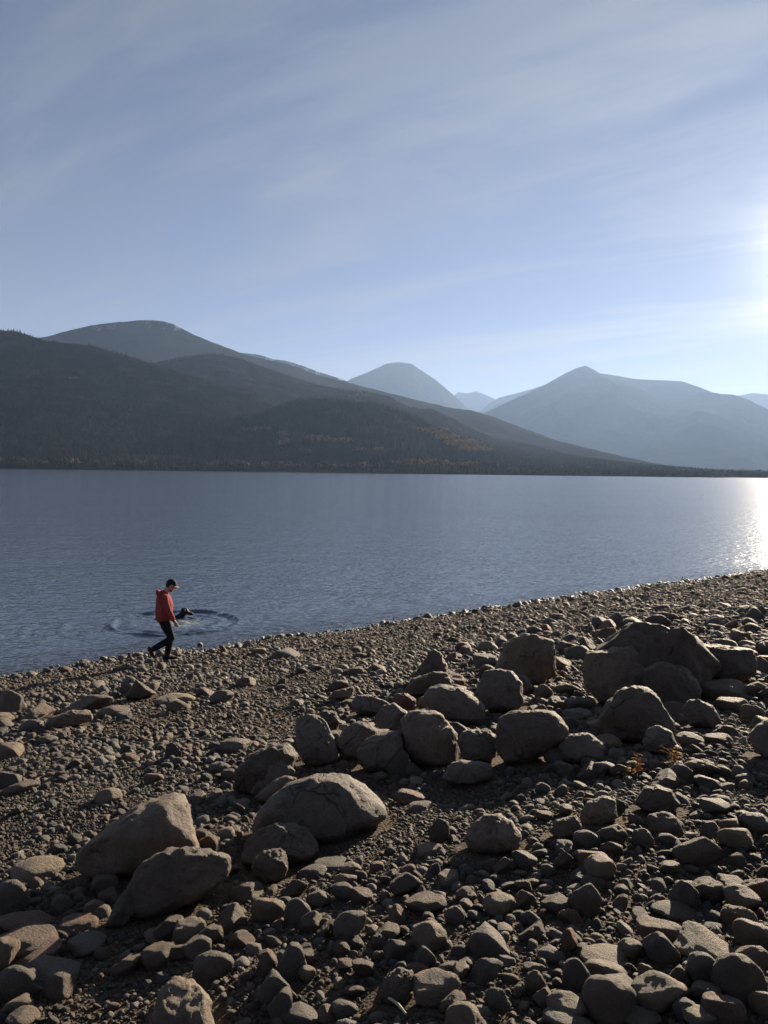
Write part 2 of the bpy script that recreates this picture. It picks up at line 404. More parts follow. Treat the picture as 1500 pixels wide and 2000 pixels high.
# ------------------------------------------------------------------ mountains
def hill_material(name, stops, scale, snow=None, bump=6.0):
    m, nt, b = mat(name)
    tc = N(nt, 'ShaderNodeTexCoord'); v = tc.outputs['Object']
    c = ramp(nt, noise(nt, v, scale, 8, .65), stops)
    if snow:
        sep = N(nt, 'ShaderNodeSeparateXYZ'); nt.links.new(v, sep.inputs[0])
        mp = N(nt, 'ShaderNodeMapping'); mp.inputs['Scale'].default_value = (1, .25, .3); nt.links.new(v, mp.inputs[0])
        n2 = noise(nt, mp.outputs[0], .012, 6, .7)
        lvl = N(nt, 'ShaderNodeMapRange'); lvl.inputs[1].default_value = snow[0]; lvl.inputs[2].default_value = snow[1]
        nt.links.new(sep.outputs[2], lvl.inputs[0])
        f = ramp(nt, math_n(nt, 'MULTIPLY', lvl.outputs[0], n2), [(.53, (0, 0, 0)), (.66, (.4, .4, .4))])
        c = mix(nt, f, c, (.55, .56, .6))
    nt.links.new(c, b.inputs['Base Color']); b.inputs['Roughness'].default_value = 1.0; b.inputs['Specular IOR Level'].default_value = 0.0
    bp = N(nt, 'ShaderNodeBump'); bp.inputs['Strength'].default_value = .8; bp.inputs['Distance'].default_value = bump
    nt.links.new(noise(nt, v, scale * 4, 8, .7), bp.inputs['Height']); nt.links.new(bp.outputs[0], b.inputs['Normal'])
    return m
M_FOREST = hill_material('forest_slope', [(.3, (.010, .012, .008)), (.52, (.02, .018, .012)), (.68, (.06, .042, .026))], .012)
M_ALPINE = hill_material('alpine_slope', [(.3, (.018, .021, .016)), (.55, (.03, .03, .024)), (.75, (.055, .05, .042))], .004, (560, 700), 12)
M_PEAK = hill_material('peak_slope', [(.3, (.03, .034, .03)), (.6, (.05, .05, .045)), (.8, (.08, .075, .068))], .003, None, 20)

HILLS = {}
def hill(name, prof, D, base, back, m, seed, amp=.16, p=1.25, nx=260, ny=90, spur=1.0):
    pts = []
    for px, py in prof:
        d = ray(px, py); t = D / d[1]; pts.append((d[0] * t, CAM.z + d[2] * t))
    pts = np.array(pts)
    x0, x1 = pts[0, 0], pts[-1, 0]
    def height(x, y):
        rz = np.interp(x, pts[:, 0], pts[:, 1])
        edge = np.clip((x - x0) / (.08 * (x1 - x0)), 0, 1) * np.clip((x1 - x) / (.06 * (x1 - x0)), 0, 1)
        t = (y - base) / (D - base)
        tb = 1 - (y - D) / back
        tt = np.where(y <= D, np.clip(t, 0, 1), np.clip(tb, 0, 1))
        Pn = np.stack([x, y * .55, np.full_like(x, seed * 31.7)], 1)
        bend = .22 * fbm(Pn / (900 * spur), 3)
        tw = np.clip(tt + bend * 4 * tt * (1 - tt) * .45, 0, 1)
        zz = np.maximum(rz, 0) * tw ** p
        zz += np.maximum(rz, 0) * amp * (ridged(Pn / (700 * spur), 4) - .9) * 1.6 * tt * (1 - tt)
        return np.where(tt <= 0, -5, np.maximum(zz, 0) * 1.0 + 6 * tt - 1.0 + .6)
    gx = np.linspace(x0, x1, nx)
    gy = np.concatenate([np.linspace(base - 30, D, ny), np.linspace(D, D + back, 24)[1:]])
    X, Y = np.meshgrid(gx, gy)
    Z = height(X.ravel(), Y.ravel())
    rz = np.interp(X.ravel(), pts[:, 0], pts[:, 1])
    # fine roughness along the crest
    Z = Z + np.clip(rz, 0, 60) / 60 * 3.0 * fbm(np.stack([X.ravel() / 60, Y.ravel() / 60, np.full(X.size, seed)], 1), 3)
    o = obj(name, grid_mesh(name, X, Y, Z.reshape(X.shape)), m)
    tag(o, kind='structure')
    HILLS[seed] = (height, x0, x1, base, D, pts)
    return o
hill('foothill', [(-500, 640), (-200, 655), (-60, 657), (0, 650), (30, 650), (60, 660), (85, 670), (130, 674), (180, 680), (230, 694), (280, 709), (350, 731), (425, 753), (500, 772), (560, 800), (620, 830), (680, 858), (740, 885), (800, 903), (870, 914), (960, 920)],
     2000, 1150, 700, M_FOREST, 1)
hill('wooded_knoll', [(400, 915), (450, 870), (490, 826), (540, 798), (580, 785), (640, 783), (700, 788), (750, 796), (800, 812), (850, 838), (900, 862), (950, 884), (1010, 900), (1100, 911), (1200, 921)],
     1850, 1220, 400, M_FOREST, 2)
hill('forested_ridge', [(100, 760), (200, 725), (300, 712), (360, 700), (415, 694), (460, 701), (500, 714), (560, 736), (600, 749), (650, 761), (700, 767), (735, 771), (760, 779), (780, 791), (800, 800), (840, 803), (880, 820), (920, 842), (965, 862), (1030, 872), (1075, 887), (1120, 895), (1175, 905), (1225, 916), (1300, 926)],
     2700, 1350, 900, M_FOREST, 3)
hill('snow_dusted_mountain', [(-700, 780), (-300, 740), (-100, 700), (0, 684), (80, 661), (100, 657), (150, 643), (200, 634), (250, 630), (275, 627), (315, 628), (340, 636), (370, 651), (400, 665), (440, 680), (480, 694), (520, 704), (545, 709), (580, 719), (610, 731), (660, 744), (700, 755), (750, 767), (800, 780), (870, 797), (920, 803), (960, 815), (1000, 830), (1050, 851), (1100, 872), (1150, 892), (1210, 913), (1300, 926)],
     4000, 2000, 1700, M_ALPINE, 4, nx=320)
hill('snowy_ridge', [(300, 760), (400, 712), (470, 690), (505, 694), (535, 703), (560, 706), (590, 715), (620, 727), (650, 736), (690, 750), (730, 765), (800, 800), (900, 870)],
     6300, 4800, 1400, M_ALPINE, 5, nx=160, ny=50)
hill('domed_peak', [(560, 850), (640, 772), (685, 741), (720, 727), (740, 718), (755, 711), (780, 708), (803, 711), (820, 722), (850, 742), (880, 767), (905, 790), (940, 822), (1000, 870)],
     10000, 6500, 2500, M_PEAK, 6, nx=200, ny=60)
hill('distant_peak', [(800, 850), (870, 790), (895, 766), (912, 769), (930, 765), (945, 770), (965, 779), (990, 800), (1060, 860)], 13500, 9500, 2500, M_PEAK, 7, nx=140, ny=50, amp=.1)
hill('pale_ridge', [(890, 860), (930, 812), (955, 788), (975, 777), (1000, 771), (1040, 760), (1065, 752), (1100, 748), (1150, 760), (1250, 800)], 12000, 8500, 2000, M_PEAK, 8, nx=140, ny=50, amp=.1)
hill('pointed_mountain', [(800, 912), (880, 860), (940, 811), (985, 789), (1030, 769), (1060, 755), (1100, 732), (1125, 720), (1143, 715), (1155, 720), (1172, 730), (1200, 734), (1240, 741), (1275, 743), (1330, 745), (1360, 755), (1400, 771), (1450, 790), (1550, 812), (1700, 850), (1900, 900)],
     9300, 4600, 2600, M_PEAK, 9, nx=300, ny=90)
hill('far_ridge', [(1300, 850), (1380, 790), (1420, 775), (1445, 773), (1470, 768), (1500, 771), (1540, 776), (1620, 790), (1800, 830), (2100, 890)], 12500, 8500, 2000, M_PEAK, 10, nx=160, ny=50, amp=.1)
# low land between the lake and the mountains
gx = np.linspace(-6000, 9000, 160); gy = np.concatenate([np.linspace(0, 400, 20), np.linspace(460, 7000, 20)])
X, T = np.meshgrid(gx, gy)
shore = np.interp(X, [-6000, -1500, 0, 1000, 2500, 9000], [1000, 1080, 1250, 1900, 2600, 3600])
Y = shore + T
Z = np.clip(T / 60, -.4, 1) * 1.6 + 3.0 * fbm(np.stack([X.ravel() / 200, Y.ravel() / 200, X.ravel() * 0], 1), 3).reshape(X.shape) * np.clip(T / 150, 0, 1) + np.clip(T / 400, 0, 1) * 3 - .6
tag(obj('far_shore', grid_mesh('far_shore', X, Y, Z), hill_material('far_shore', [(.3, (.05, .042, .028)), (.6, (.09, .07, .045)), (.8, (.13, .10, .06))], .02)), kind='structure')

# ------------------------------------------------------------------ scatter by geometry nodes
def scatter(name, P, rot, scl, idx, protos, kind='stuff'):
    me = bpy.data.meshes.new(name); me.vertices.add(len(P)); me.vertices.foreach_set('co', np.asarray(P, np.float32).ravel())
    a = me.attributes.new('rot', 'FLOAT_VECTOR', 'POINT'); a.data.foreach_set('vector', np.asarray(rot, np.float32).ravel())
    a = me.attributes.new('scl', 'FLOAT_VECTOR', 'POINT'); a.data.foreach_set('vector', np.asarray(scl, np.float32).ravel())
    a = me.attributes.new('idx', 'INT', 'POINT'); a.data.foreach_set('value', np.asarray(idx, np.int32))
    pc = bpy.data.collections.new(name + '_kinds')
    for k, p in enumerate(protos):
        p.name = '%s_kind_%03d' % (name, k); pc.objects.link(p)
    ng = bpy.data.node_groups.new(name, 'GeometryNodeTree')
    ng.interface.new_socket('Geometry', in_out='INPUT', socket_type='NodeSocketGeometry')
    ng.interface.new_socket('Geometry', in_out='OUTPUT', socket_type='NodeSocketGeometry')
    n = ng.nodes; l = ng.links
    gi = n.new('NodeGroupInput'); go = n.new('NodeGroupOutput'); ip = n.new('GeometryNodeInstanceOnPoints')
    ci = n.new('GeometryNodeCollectionInfo'); ci.inputs['Collection'].default_value = pc
    ci.inputs['Separate Children'].default_value = True; ci.inputs['Reset Children'].default_value = True
    def na(nm, ty):
        q = n.new('GeometryNodeInputNamedAttribute'); q.data_type = ty; q.inputs['Name'].default_value = nm; return q.outputs[0]
    er = n.new('FunctionNodeEulerToRotation'); l.new(na('rot', 'FLOAT_VECTOR'), er.inputs[0])
    l.new(gi.outputs[0], ip.inputs['Points']); l.new(ci.outputs[0], ip.inputs['Instance']); ip.inputs['Pick Instance'].default_value = True
    l.new(na('idx', 'INT'), ip.inputs['Instance Index']); l.new(er.outputs[0], ip.inputs['Rotation']); l.new(na('scl', 'FLOAT_VECTOR'), ip.inputs['Scale'])
    l.new(ip.outputs[0], go.inputs[0])
    o = obj(name, me); md = o.modifiers.new('scatter', 'NODES'); md.node_group = ng
    return tag(o, kind=kind)

# ---- trees of the far woods
def foliage_material(name, stops, trans):
    m, nt, b = mat(name)
    oi = N(nt, 'ShaderNodeObjectInfo')
    c = ramp(nt, oi.outputs['Random'], stops)
    nt.links.new(c, b.inputs['Base Color']); b.inputs['Roughness'].default_value = .9; b.inputs['Specular IOR Level'].default_value = .1
    if trans:
        t = N(nt, 'ShaderNodeBsdfTranslucent'); nt.links.new(c, t.inputs[0])
        ms = N(nt, 'ShaderNodeMixShader'); ms.inputs[0].default_value = trans
        nt.links.new(b.outputs[0], ms.inputs[1]); nt.links.new(t.outputs[0], ms.inputs[2])
        nt.links.new(ms.outputs[0], nt.nodes['Material Output'].inputs[0])
    return m
M_CONIFER = foliage_material('conifer_needles', [(0, (.010, .015, .010)), (.5, (.016, .020, .012)), (1, (.026, .025, .016))], 0)
M_ASPEN = foliage_material('aspen_leaves', [(0, (.38, .26, .09)), (.5, (.30, .19, .08)), (1, (.42, .33, .17))], .5)
M_BARE = foliage_material('bare_twigs', [(0, (.09, .06, .045)), (1, (.14, .09, .06))], .2)
def conifer(seed, m):
    r_ = np.random.default_rng(seed); V = []; Fc = []
    def ring_cone(z0, z1, rad, k=7):
        b0 = len(V); a0 = r_.random() * 6
        for i in range(k):
            q = rad * r_.uniform(.65, 1.15); a = a0 + 2 * math.pi * i / k
            V.append((q * math.cos(a), q * math.sin(a), z0 + r_.uniform(-.03, .03)))
        V.append((0, 0, z1))
        for i in range(k): Fc.append((b0 + i, b0 + (i + 1) % k, b0 + k))
    ring_cone(0, .3, .03, 5)
    n = 5
    for j in range(n):
        t = j / n; ring_cone(.1 + .8 * t, .38 + .75 * t if j < n - 1 else 1.0, .20 * (1 - t) + .045)
    o = obj('conifer', mesh_np('conifer', V, Fc, False), m, link=False); return o
def broadleaf(seed, m):
    r_ = np.random.default_rng(seed); V = []; Fc = []
    Vi, Fi = ico(1)
    for j in range(9):
        c_ = np.array([r_.normal(0, .16), r_.normal(0, .16), r_.uniform(.35, .85)]); s_ = r_.uniform(.12, .22)
        b0 = len(V); V += list(Vi * s_ * r_.uniform(.7, 1.3, (len(Vi), 1)) + c_); Fc += [tuple(f + b0) for f in Fi]
    for i in range(4): V.append((.02 * math.cos(i * 1.57), .02 * math.sin(i * 1.57), 0))
    V.append((0, 0, .6)); b0 = len(V) - 5
    Fc += [(b0 + i, b0 + (i + 1) % 4, b0 + 4) for i in range(4)]
    return obj('broadleaf', mesh_np('broadleaf', V, Fc, False), m, link=False)
TP, AP = [], []
gold = [(585, 884, 35, 4), (500, 841, 28, 4), (545, 852, 22, 4), (650, 864, 45, 4), (720, 882, 40, 3), (556, 868, 12, 10), (845, 843, 32, 6), (872, 856, 26, 6), (905, 868, 40, 6), (935, 880, 40, 5),
        (820, 907, 60, 4), (880, 911, 60, 3), (468, 826, 8, 3), (700, 774, 20, 2), (690, 894, 60, 3), (150, 742, 14, 2), (60, 735, 10, 2), (610, 858, 18, 3)]
for seed, cnt in ((1, 26000), (2, 13000), (3, 24000)):
    height, x0, x1, base, D, pts = HILLS[seed]
    x = rng.uniform(x0, x1, cnt); y = base + (D - base + 60) * rng.random(cnt) ** 1.0
    z = height(x, y)
    ok = z > 1.0
    Pn = np.stack([x, y, z], 1)[ok]
    px, py = project(Pn)
    dens = fbm(np.stack([Pn[:, 0] / 180, Pn[:, 1] / 180, np.full(len(Pn), seed)], 1), 3)
    g = np.zeros(len(Pn), bool)
    for ex, ey, ew, eh in gold: g |= (((px - ex) / ew) ** 2 + ((py - ey) / eh) ** 2 < 1)
    g &= dens > -.12
    keep = (dens > -.38) & ~g
    TP.append(Pn[keep]); AP.append(Pn[g])
# lake-side trees along the far shore
x = np.concatenate([rng.uniform(-1700, 2600, 3200), rng.uniform(500, 2600, 2600)]); t = rng.random(len(x)) ** 1.6 * 260 + 14
sh = np.interp(x, [-6000, -1500, 0, 1000, 2500, 9000], [1000, 1080, 1250, 1900, 2600, 3600])
strip = np.stack([x, sh + t, np.full(len(x), 2.0)], 1)
clump = fbm(np.stack([x / 120, t / 120, x * 0], 1), 3)
strip = strip[clump > -.3]; kindr = rng.random(len(strip))
TP.append(strip[kindr < .55]); BP = strip[kindr >= .55]
def up_scatter(name, P, lo, hi, protos, wide=(.8, 1.2)):
    n_ = len(P); hgt = rng.uniform(lo, hi, n_); w = hgt * rng.uniform(*wide, n_)
    rot = np.stack([np.zeros(n_), np.zeros(n_), rng.uniform(0, 6.28, n_)], 1)
    return scatter(name, P, rot, np.stack([w, w, hgt], 1), rng.integers(0, len(protos), n_), protos)
tag(up_scatter('conifer_forest', np.concatenate(TP), 4, 9, [conifer(k, M_CONIFER) for k in range(5)]), 'dark conifer forest covering the hills across the lake', 'forest')
tag(up_scatter('aspen_grove', np.concatenate(AP), 4, 9, [broadleaf(k, M_ASPEN) for k in range(4)]), 'golden autumn aspens in patches low on the far hillside', 'grove')
tag(up_scatter('shoreline_wood', BP, 8, 18, [broadleaf(20 + k, M_BARE) for k in range(4)]), 'brownish bare woodland strip along the far lake shore', 'woodland')

# ------------------------------------------------------------------ rocks
def shape_rock(V, r_, planes, soft, amp, freq, hmin=.45, hmax=.95):
    """cut a unit ball with random planes (rounded facets) and roughen it"""
    Rr = np.ones(len(V))
    acc = np.zeros(len(V)); k = soft
    acc += np.exp(-k * 1.0)
    for _ in range(planes):
        n_ = r_.normal(size=3); n_ /= np.linalg.norm(n_)
        hgt = r_.uniform(hmin, hmax); dt = V @ n_
        d = np.where(dt > .05, hgt / np.maximum(dt, .05), 20.0)
        acc += np.exp(-k * np.minimum(d, 12))
    Rr = -np.log(acc) / k
    off = r_.uniform(0, 60, 3)
    Rr = Rr * (1 + amp * fbm(V * freq + off, 4) + amp * .35 * np.abs(fbm(V * freq * 3 + off, 3)))
    return V * Rr[:, None]
def norm_rock(V, sc):
    V = V * np.array(sc)
    e = (V.max(0) - V.min(0)) / 2; c_ = (V.max(0) + V.min(0)) / 2
    return (V - c_) / e.max()
FAM = {'rounded': ((1, .82, .60), 10, 22, .075, .60, .98), 'oblong': ((1, .6, .46), 10, 24, .075, .58, .96), 'angular': ((1, .8, .66), 12, 42, .07, .42, .82), 'flat': ((1, .78, .36), 10, 28, .06, .55, .9)}
STONE_MESH = {}
for fam, (sc, pl, soft, amp, h0, h1) in FAM.items():
    for c_ in M_STONE:
        for k in range(4):
            r_ = np.random.default_rng(hash((len(fam) * 7 + ord(fam[0]), ord(c_[0]), k)) % 99991)
            V, Fc = ico(4)
            me = mesh_np('stone_' + fam, norm_rock(shape_rock(V, r_, pl, soft, amp, 1.8, h0, h1), sc), Fc)
            me.materials.append(M_STONE[c_]); STONE_MESH[fam, c_, k] = me
PEB = []
for k in range(22):
    r_ = np.random.default_rng(400 + k); fam = list(FAM)[k % 4]; sc, pl, soft, amp, h0, h1 = FAM[fam]
    V, Fc = ico(3 if k < 8 else 2)
    PEB.append(obj('pebble', mesh_np('pebble', norm_rock(shape_rock(V, r_, pl, soft, amp * .9, 1.8, h0, h1), sc), Fc), M_PEBBLE, link=False))

CELL = .012
GX0, GY0, GX1, GY1 = -14.0, 1.0, 26.0, 42.0
occ = np.zeros((int((GY1 - GY0) / CELL), int((GX1 - GX0) / CELL)), bool)
def stamp(x, y, rad):
    j0, j1 = int((y - rad - GY0) / CELL), int((y + rad - GY0) / CELL) + 1
    i0, i1 = int((x - rad - GX0) / CELL), int((x + rad - GX0) / CELL) + 1
    j0, i0 = max(j0, 0), max(i0, 0); j1, i1 = min(j1, occ.shape[0]), min(i1, occ.shape[1])
    if j1 <= j0 or i1 <= i0: return
    yy = (np.arange(j0, j1) + .5) * CELL + GY0 - y; xx = (np.arange(i0, i1) + .5) * CELL + GX0 - x
    occ[j0:j1, i0:i1] |= (xx[None, :] ** 2 + yy[:, None] ** 2) < rad * rad
def taken(x, y):
    return occ[np.clip(((y - GY0) / CELL).astype(int), 0, occ.shape[0] - 1), np.clip(((x - GX0) / CELL).astype(int), 0, occ.shape[1] - 1)]

LAND = []      # landmarks that stones are described by: (x, y, radius, phrase)
def outline_boulder(poly, colour, label, mark=None, depth=.75, cuts=(), seed=0, rough=.05, box=.82, base=None):
    poly = np.array(poly, float)
    cxy = (poly.max(0) + poly.min(0)) / 2
    A = np.roll(poly, -1, 0)
    cr = poly[:, 0] * A[:, 1] - A[:, 0] * poly[:, 1]; ar = cr.sum() / 2
    cxy = ((poly + A) * cr[:, None]).sum(0) / (6 * ar)
    bot = poly[poly[:, 1].argmax()] if base is None else np.array(base, float)
    _, t0 = hit(bot[0], bot[1] - 2)
    wpx = np.ptp(poly[:, 0]) / 2
    Dm = wpx / F * t0 * depth
    ctr_t = t0 * .995 + Dm * .55
    wd = ray(*cxy); ctr = np.array(CAM) + wd * ctr_t
    mpp = ctr_t / F                                        # metres per pixel there
    w_ = -wd; u_ = np.cross([0, 0, 1], w_); u_ /= np.linalg.norm(u_); v_ = np.cross(w_, u_)
    # outline radius by angle
    ths = np.linspace(-math.pi, math.pi, 361)[:-1]; Rt = np.zeros(360)
    q = poly - cxy; q[:, 1] *= -1
    for k in range(len(q)):
        a, b_ = q[k], q[(k + 1) % len(q)]
        e = b_ - a
        den = np.cos(ths) * e[1] - np.sin(ths) * e[0]
        den = np.where(abs(den) < 1e-9, 1e-9, den)
        tt = (a[0] * e[1] - a[1] * e[0]) / den; ss = (a[0] * np.sin(ths) - a[1] * np.cos(ths)) / den
        good = (tt > 0) & (ss >= -.001) & (ss <= 1.001); Rt = np.where(good, np.maximum(Rt, tt), Rt)
    ker = np.exp(-(np.arange(-9, 10) / 3.6) ** 2); ker /= ker.sum()
    Rt = np.convolve(np.concatenate([Rt[-9:], Rt, Rt[:9]]), ker, 'valid')
    V, Fc = ico(5)
    r_ = np.random.default_rng(1000 + seed)
    # random facets on the front and back
    S_ = V.copy()
    th = np.arctan2(S_[:, 1], S_[:, 0]); rho = np.hypot(S_[:, 0], S_[:, 1])
    Rv = np.interp(th, np.append(ths, math.pi), np.append(Rt, Rt[0])) * mpp
    L = np.stack([np.cos(th) * rho ** box * Rv, np.sin(th) * rho ** box * Rv, np.sign(S_[:, 2]) * np.abs(S_[:, 2]) ** .9 * Dm], 1)
    size = wpx * mpp
    def cut(n_, d_, keep=.0):
        n_ = np.array(n_, float); n_ /= np.linalg.norm(n_)
        e = L @ n_ - d_
        k = .014 * size
        over = k * np.logaddexp(0, e / k)
        return L - over[:, None] * n_ * .97
    for n_, d_ in cuts: L = cut(n_, d_ * size)
    for _ in range(8):
        n_ = np.array([r_.uniform(-.8, .8), r_.uniform(-.5, .8), r_.choice([-.8, 1, 1])]); n_ /= np.linalg.norm(n_)
        L = cut(n_, (L @ n_).max() * r_.uniform(.78, .93))
    off = r_.uniform(0, 80, 3); nn = L / np.maximum(np.linalg.norm(L, axis=1), 1e-6)[:, None]
    d_ = 1.25 * rough * size * (fbm(L / size * 1.6 + off, 3) + (.45 + .5 * np.clip(nn[:, 1] + .4 * nn[:, 0] - .2 * nn[:, 2], 0, 1)) * fbm(L / size * 5 + off, 5) - .8 * np.clip(ridged(L / size * 2.2 + off, 3) - 1.0, 0, 1))
    L = L + nn * d_[:, None]
    pb = np.concatenate([poly.min(0), poly.max(0)])
    for _ in range(3):                                     # keep the real width and height in spite of the near side's bulge
        W = L[:, :1] * u_ + L[:, 1:2] * v_ + L[:, 2:] * w_
        qx, qy = project(W + ctr)
        qb = np.array([qx.min(), qy.min(), qx.max(), qy.max()])
        L[:, 0] *= (pb[2] - pb[0]) / (qb[2] - qb[0]); L[:, 1] *= (pb[3] - pb[1]) / (qb[3] - qb[1])
        ctr = ctr + u_ * ((pb[0] + pb[2]) - (qb[0] + qb[2])) / 2 * mpp - v_ * ((pb[1] + pb[3]) - (qb[1] + qb[3])) / 2 * mpp
    W = L[:, :1] * u_ + L[:, 1:2] * v_ + L[:, 2:] * w_
    o = obj('boulder', mesh_np('boulder', W, Fc), M_BOULDER[colour])
    o.location = ctr
    tag(o, label, 'boulder', 'boulders on the lake beach')
    g = ground(W[:, 0] + ctr[0], W[:, 1] + ctr[1]); ab = W[:, 2] + ctr[2] > g
    if ab.any():
        fx = W[ab][:, 0] + ctr[0]; fy = W[ab][:, 1] + ctr[1]
        low = (W[ab][:, 2] + ctr[2] - g[ab]) < .12
        if low.sum() > 10: fx, fy = fx[low], fy[low]
        # footprint in the occupancy map
        for k in range(0, len(fx), 3): stamp(fx[k], fy[k], .05 * 1.0)
        stamp(ctr[0], ctr[1], size * .62)
    if mark: LAND.append((ctr[0], ctr[1], size, mark))
    return o

B = outline_boulder
B([(147,1653),(172,1628),(200,1607),(225,1588),(250,1571),(285,1555),(313,1547),(347,1547),(368,1562),(381,1590),(387,1627),(394,1658),(380,1690),(320,1715),(247,1722),(183,1716),(153,1690)], 'tan',
  'big sloping tan boulder with a sunlit chipped facet behind the humped slab', 'the big sloping boulder', .8, [((.97, .2, .08), .70)], 1, .035, .86)
B([(246,1722),(262,1690),(285,1672),(305,1657),(340,1652),(375,1655),(400,1659),(425,1670),(446,1684),(452,1706),(447,1722),(420,1745),(370,1772),(320,1795),(275,1795),(250,1765)], 'brown',
  'humped dark slab boulder leaning against the big sloping tan boulder', 'the humped slab', .55, [((.1, .8, -.6), .52)], 2, .05, .75)
B([(205,1805),(222,1765),(243,1738),(268,1742),(272,1780),(240,1812)], 'brown', 'narrow tilted brown boulder at the foot of the humped slab', None, .7, (), 3, .05)
B([(491,1615),(500,1585),(525,1556),(565,1528),(610,1512),(650,1509),(685,1518),(715,1537),(745,1562),(757,1587),(756,1602),(735,1612),(700,1628),(670,1645),(630,1652),(560,1645),(505,1638)], 'grey',
  'broad smooth domed grey boulder in the shade of the boulder pile', 'the domed boulder', .8, [((.55, .55, .5), .72)], 4, .03, .88)
B([(470,1667),(478,1640),(500,1618),(535,1605),(570,1606),(600,1618),(618,1645),(623,1667),(600,1688),(560,1697),(500,1697),(475,1688)], 'brown',
  'low dark rounded boulder in front of the domed boulder', 'the low dark boulder', .8, (), 5, .04)
B([(490,1692),(496,1670),(515,1659),(546,1656),(559,1670),(563,1702),(546,1724),(515,1727),(495,1712)], 'brown', 'round brown boulder touching the low dark boulder', 'the round brown boulder', .9, (), 6, .05)
B([(576,1425),(581,1404),(600,1394),(620,1397),(638,1412),(651,1440),(658,1465),(661,1487),(645,1498),(610,1500),(591,1487),(582,1460)], 'grey',
  'upright egg-shaped grey boulder standing at the end of the boulder pile', 'the upright boulder', .8, [((.8, .45, -.3), .85)], 7, .035)
B([(455,1545),(460,1503),(490,1471),(530,1453),(562,1450),(582,1477),(577,1502),(545,1535),(500,1553)], 'brown', 'dark shaded slab boulder behind the tilted wedge stone', 'the dark slab', .8, (), 8, .05)
B([(490,1548),(505,1520),(525,1490),(540,1476),(560,1490),(577,1508),(560,1524),(530,1538),(500,1555)], 'grey', 'tilted wedge-shaped grey boulder leaning on the dark slab', None, .6, (), 9, .04, .75)
B([(498,1556),(530,1528),(560,1514),(580,1522),(565,1550),(520,1570)], 'grey', 'thin grey slab lying between the wedge boulder and the domed boulder', None, .6, (), 10, .04)
B([(656,1455),(670,1425),(700,1408),(722,1410),(738,1425),(737,1455),(705,1485),(668,1485)], 'grey', 'rounded grey boulder wedged beside the upright boulder', None, .9, (), 11, .04)
B([(696,1467),(710,1445),(750,1428),(781,1427),(791,1450),(787,1492),(757,1511),(715,1507),(700,1488)], 'grey', 'smooth round boulder between the upright boulder and the square-shouldered boulder', None, .9, (), 12, .03)
B([(782,1405),(798,1391),(815,1385),(840,1388),(862,1393),(877,1410),(891,1430),(897,1462),(892,1492),(850,1500),(810,1494),(790,1467),(783,1433)], 'tan',
  'large square-shouldered boulder in the middle of the boulder pile', 'the square-shouldered boulder', .9, [((.75, .6, -.1), .86)], 13, .045)
B([(827,1358),(840,1342),(862,1336),(895,1340),(922,1352),(943,1375),(948,1402),(936,1420),(905,1420),(870,1410),(840,1390),(830,1372)], 'grey', 'oval speckled boulder lying on top of the boulder pile', 'the oval speckled boulder', .8, (), 14, .04)
B([(934,1343),(945,1311),(975,1305),(1000,1310),(1019,1330),(1024,1367),(1011,1388),(965,1394),(940,1383)], 'grey', 'rounded dark boulder behind the oval speckled boulder', None, .9, (), 15, .035)
B([(967,1433),(974,1405),(1000,1391),(1060,1386),(1088,1388),(1111,1415),(1107,1442),(1067,1473),(1030,1494),(990,1494),(970,1464)], 'brown',
  'big flat-topped dark boulder at the end of the pile', 'the flat-topped dark boulder', .75, [((0, .85, -.5), .55)], 16, .035, .78)
B([(892,1447),(900,1430),(930,1424),(956,1425),(972,1440),(972,1477),(950,1491),(905,1489)], 'grey', 'chunky boulder wedged against the flat-topped dark boulder', None, .9, (), 17, .06)
B([(966,1308),(981,1278),(985,1255),(1005,1242),(1050,1238),(1084,1246),(1087,1280),(1081,1312),(1060,1334),(1020,1340),(985,1326)], 'tan',
  'tall blocky tan boulder with a square top above the pile', 'the blocky tan boulder', .8, [((.95, .1, -.25), .84)], 18, .05, .7)
B([(803,1328),(820,1302),(845,1267),(860,1275),(873,1300),(880,1324),(850,1340),(815,1340)], 'brown', 'pointed pyramid-shaped brown boulder above the pile', None, .7, (), 19, .04, .75)
B([(789,1354),(805,1327),(850,1311),(876,1313),(887,1337),(872,1354),(830,1364),(800,1364)], 'brown', 'low dark boulder just below the pyramid-shaped boulder', None, .7, (), 20, .05)
B([(764,1370),(775,1354),(795,1353),(813,1366),(813,1388),(790,1393),(770,1388)], 'rust', 'small reddish boulder on the boulder pile', None, .9, (), 21, .06)
B([(684,1378),(695,1358),(720,1356),(750,1368),(766,1381),(742,1398),(700,1398)], 'grey', 'long pale grey boulder beside the small reddish boulder', None, .7, (), 22, .04)
B([(732,1403),(745,1379),(770,1372),(796,1390),(802,1412),(772,1433),(740,1428)], 'grey', 'pale rounded boulder in front of the small reddish boulder', None, .9, (), 23, .05)
B([(610,1403),(632,1386),(655,1390),(664,1410),(658,1435),(630,1440)], 'brown', 'brown boulder tucked behind the upright boulder', None, .9, (), 24, .06)
B([(863,1523),(880,1491),(900,1484),(940,1484),(959,1491),(962,1518),(930,1534),(880,1534)], 'grey', 'flat-topped grey boulder alone below the pile', None, .8, [((0, .9, -.42), .38)], 25, .03, .75)
B([(1160,1285),(1180,1248),(1225,1224),(1290,1213),(1345,1220),(1385,1245),(1410,1285),(1385,1335),(1300,1350),(1200,1335)], 'brown',
  'huge layered outcrop boulder with a cracked top', 'the huge outcrop', .75, [((.12, .95, -.2), .40), ((.7, .62, .1), .62), ((-.6, .75, .1), .58), ((.1, .15, 1), .42), ((.65, 0, .75), .62), ((-.5, .3, .8), .6)], 26, .05, .6, base=(1280, 1372))
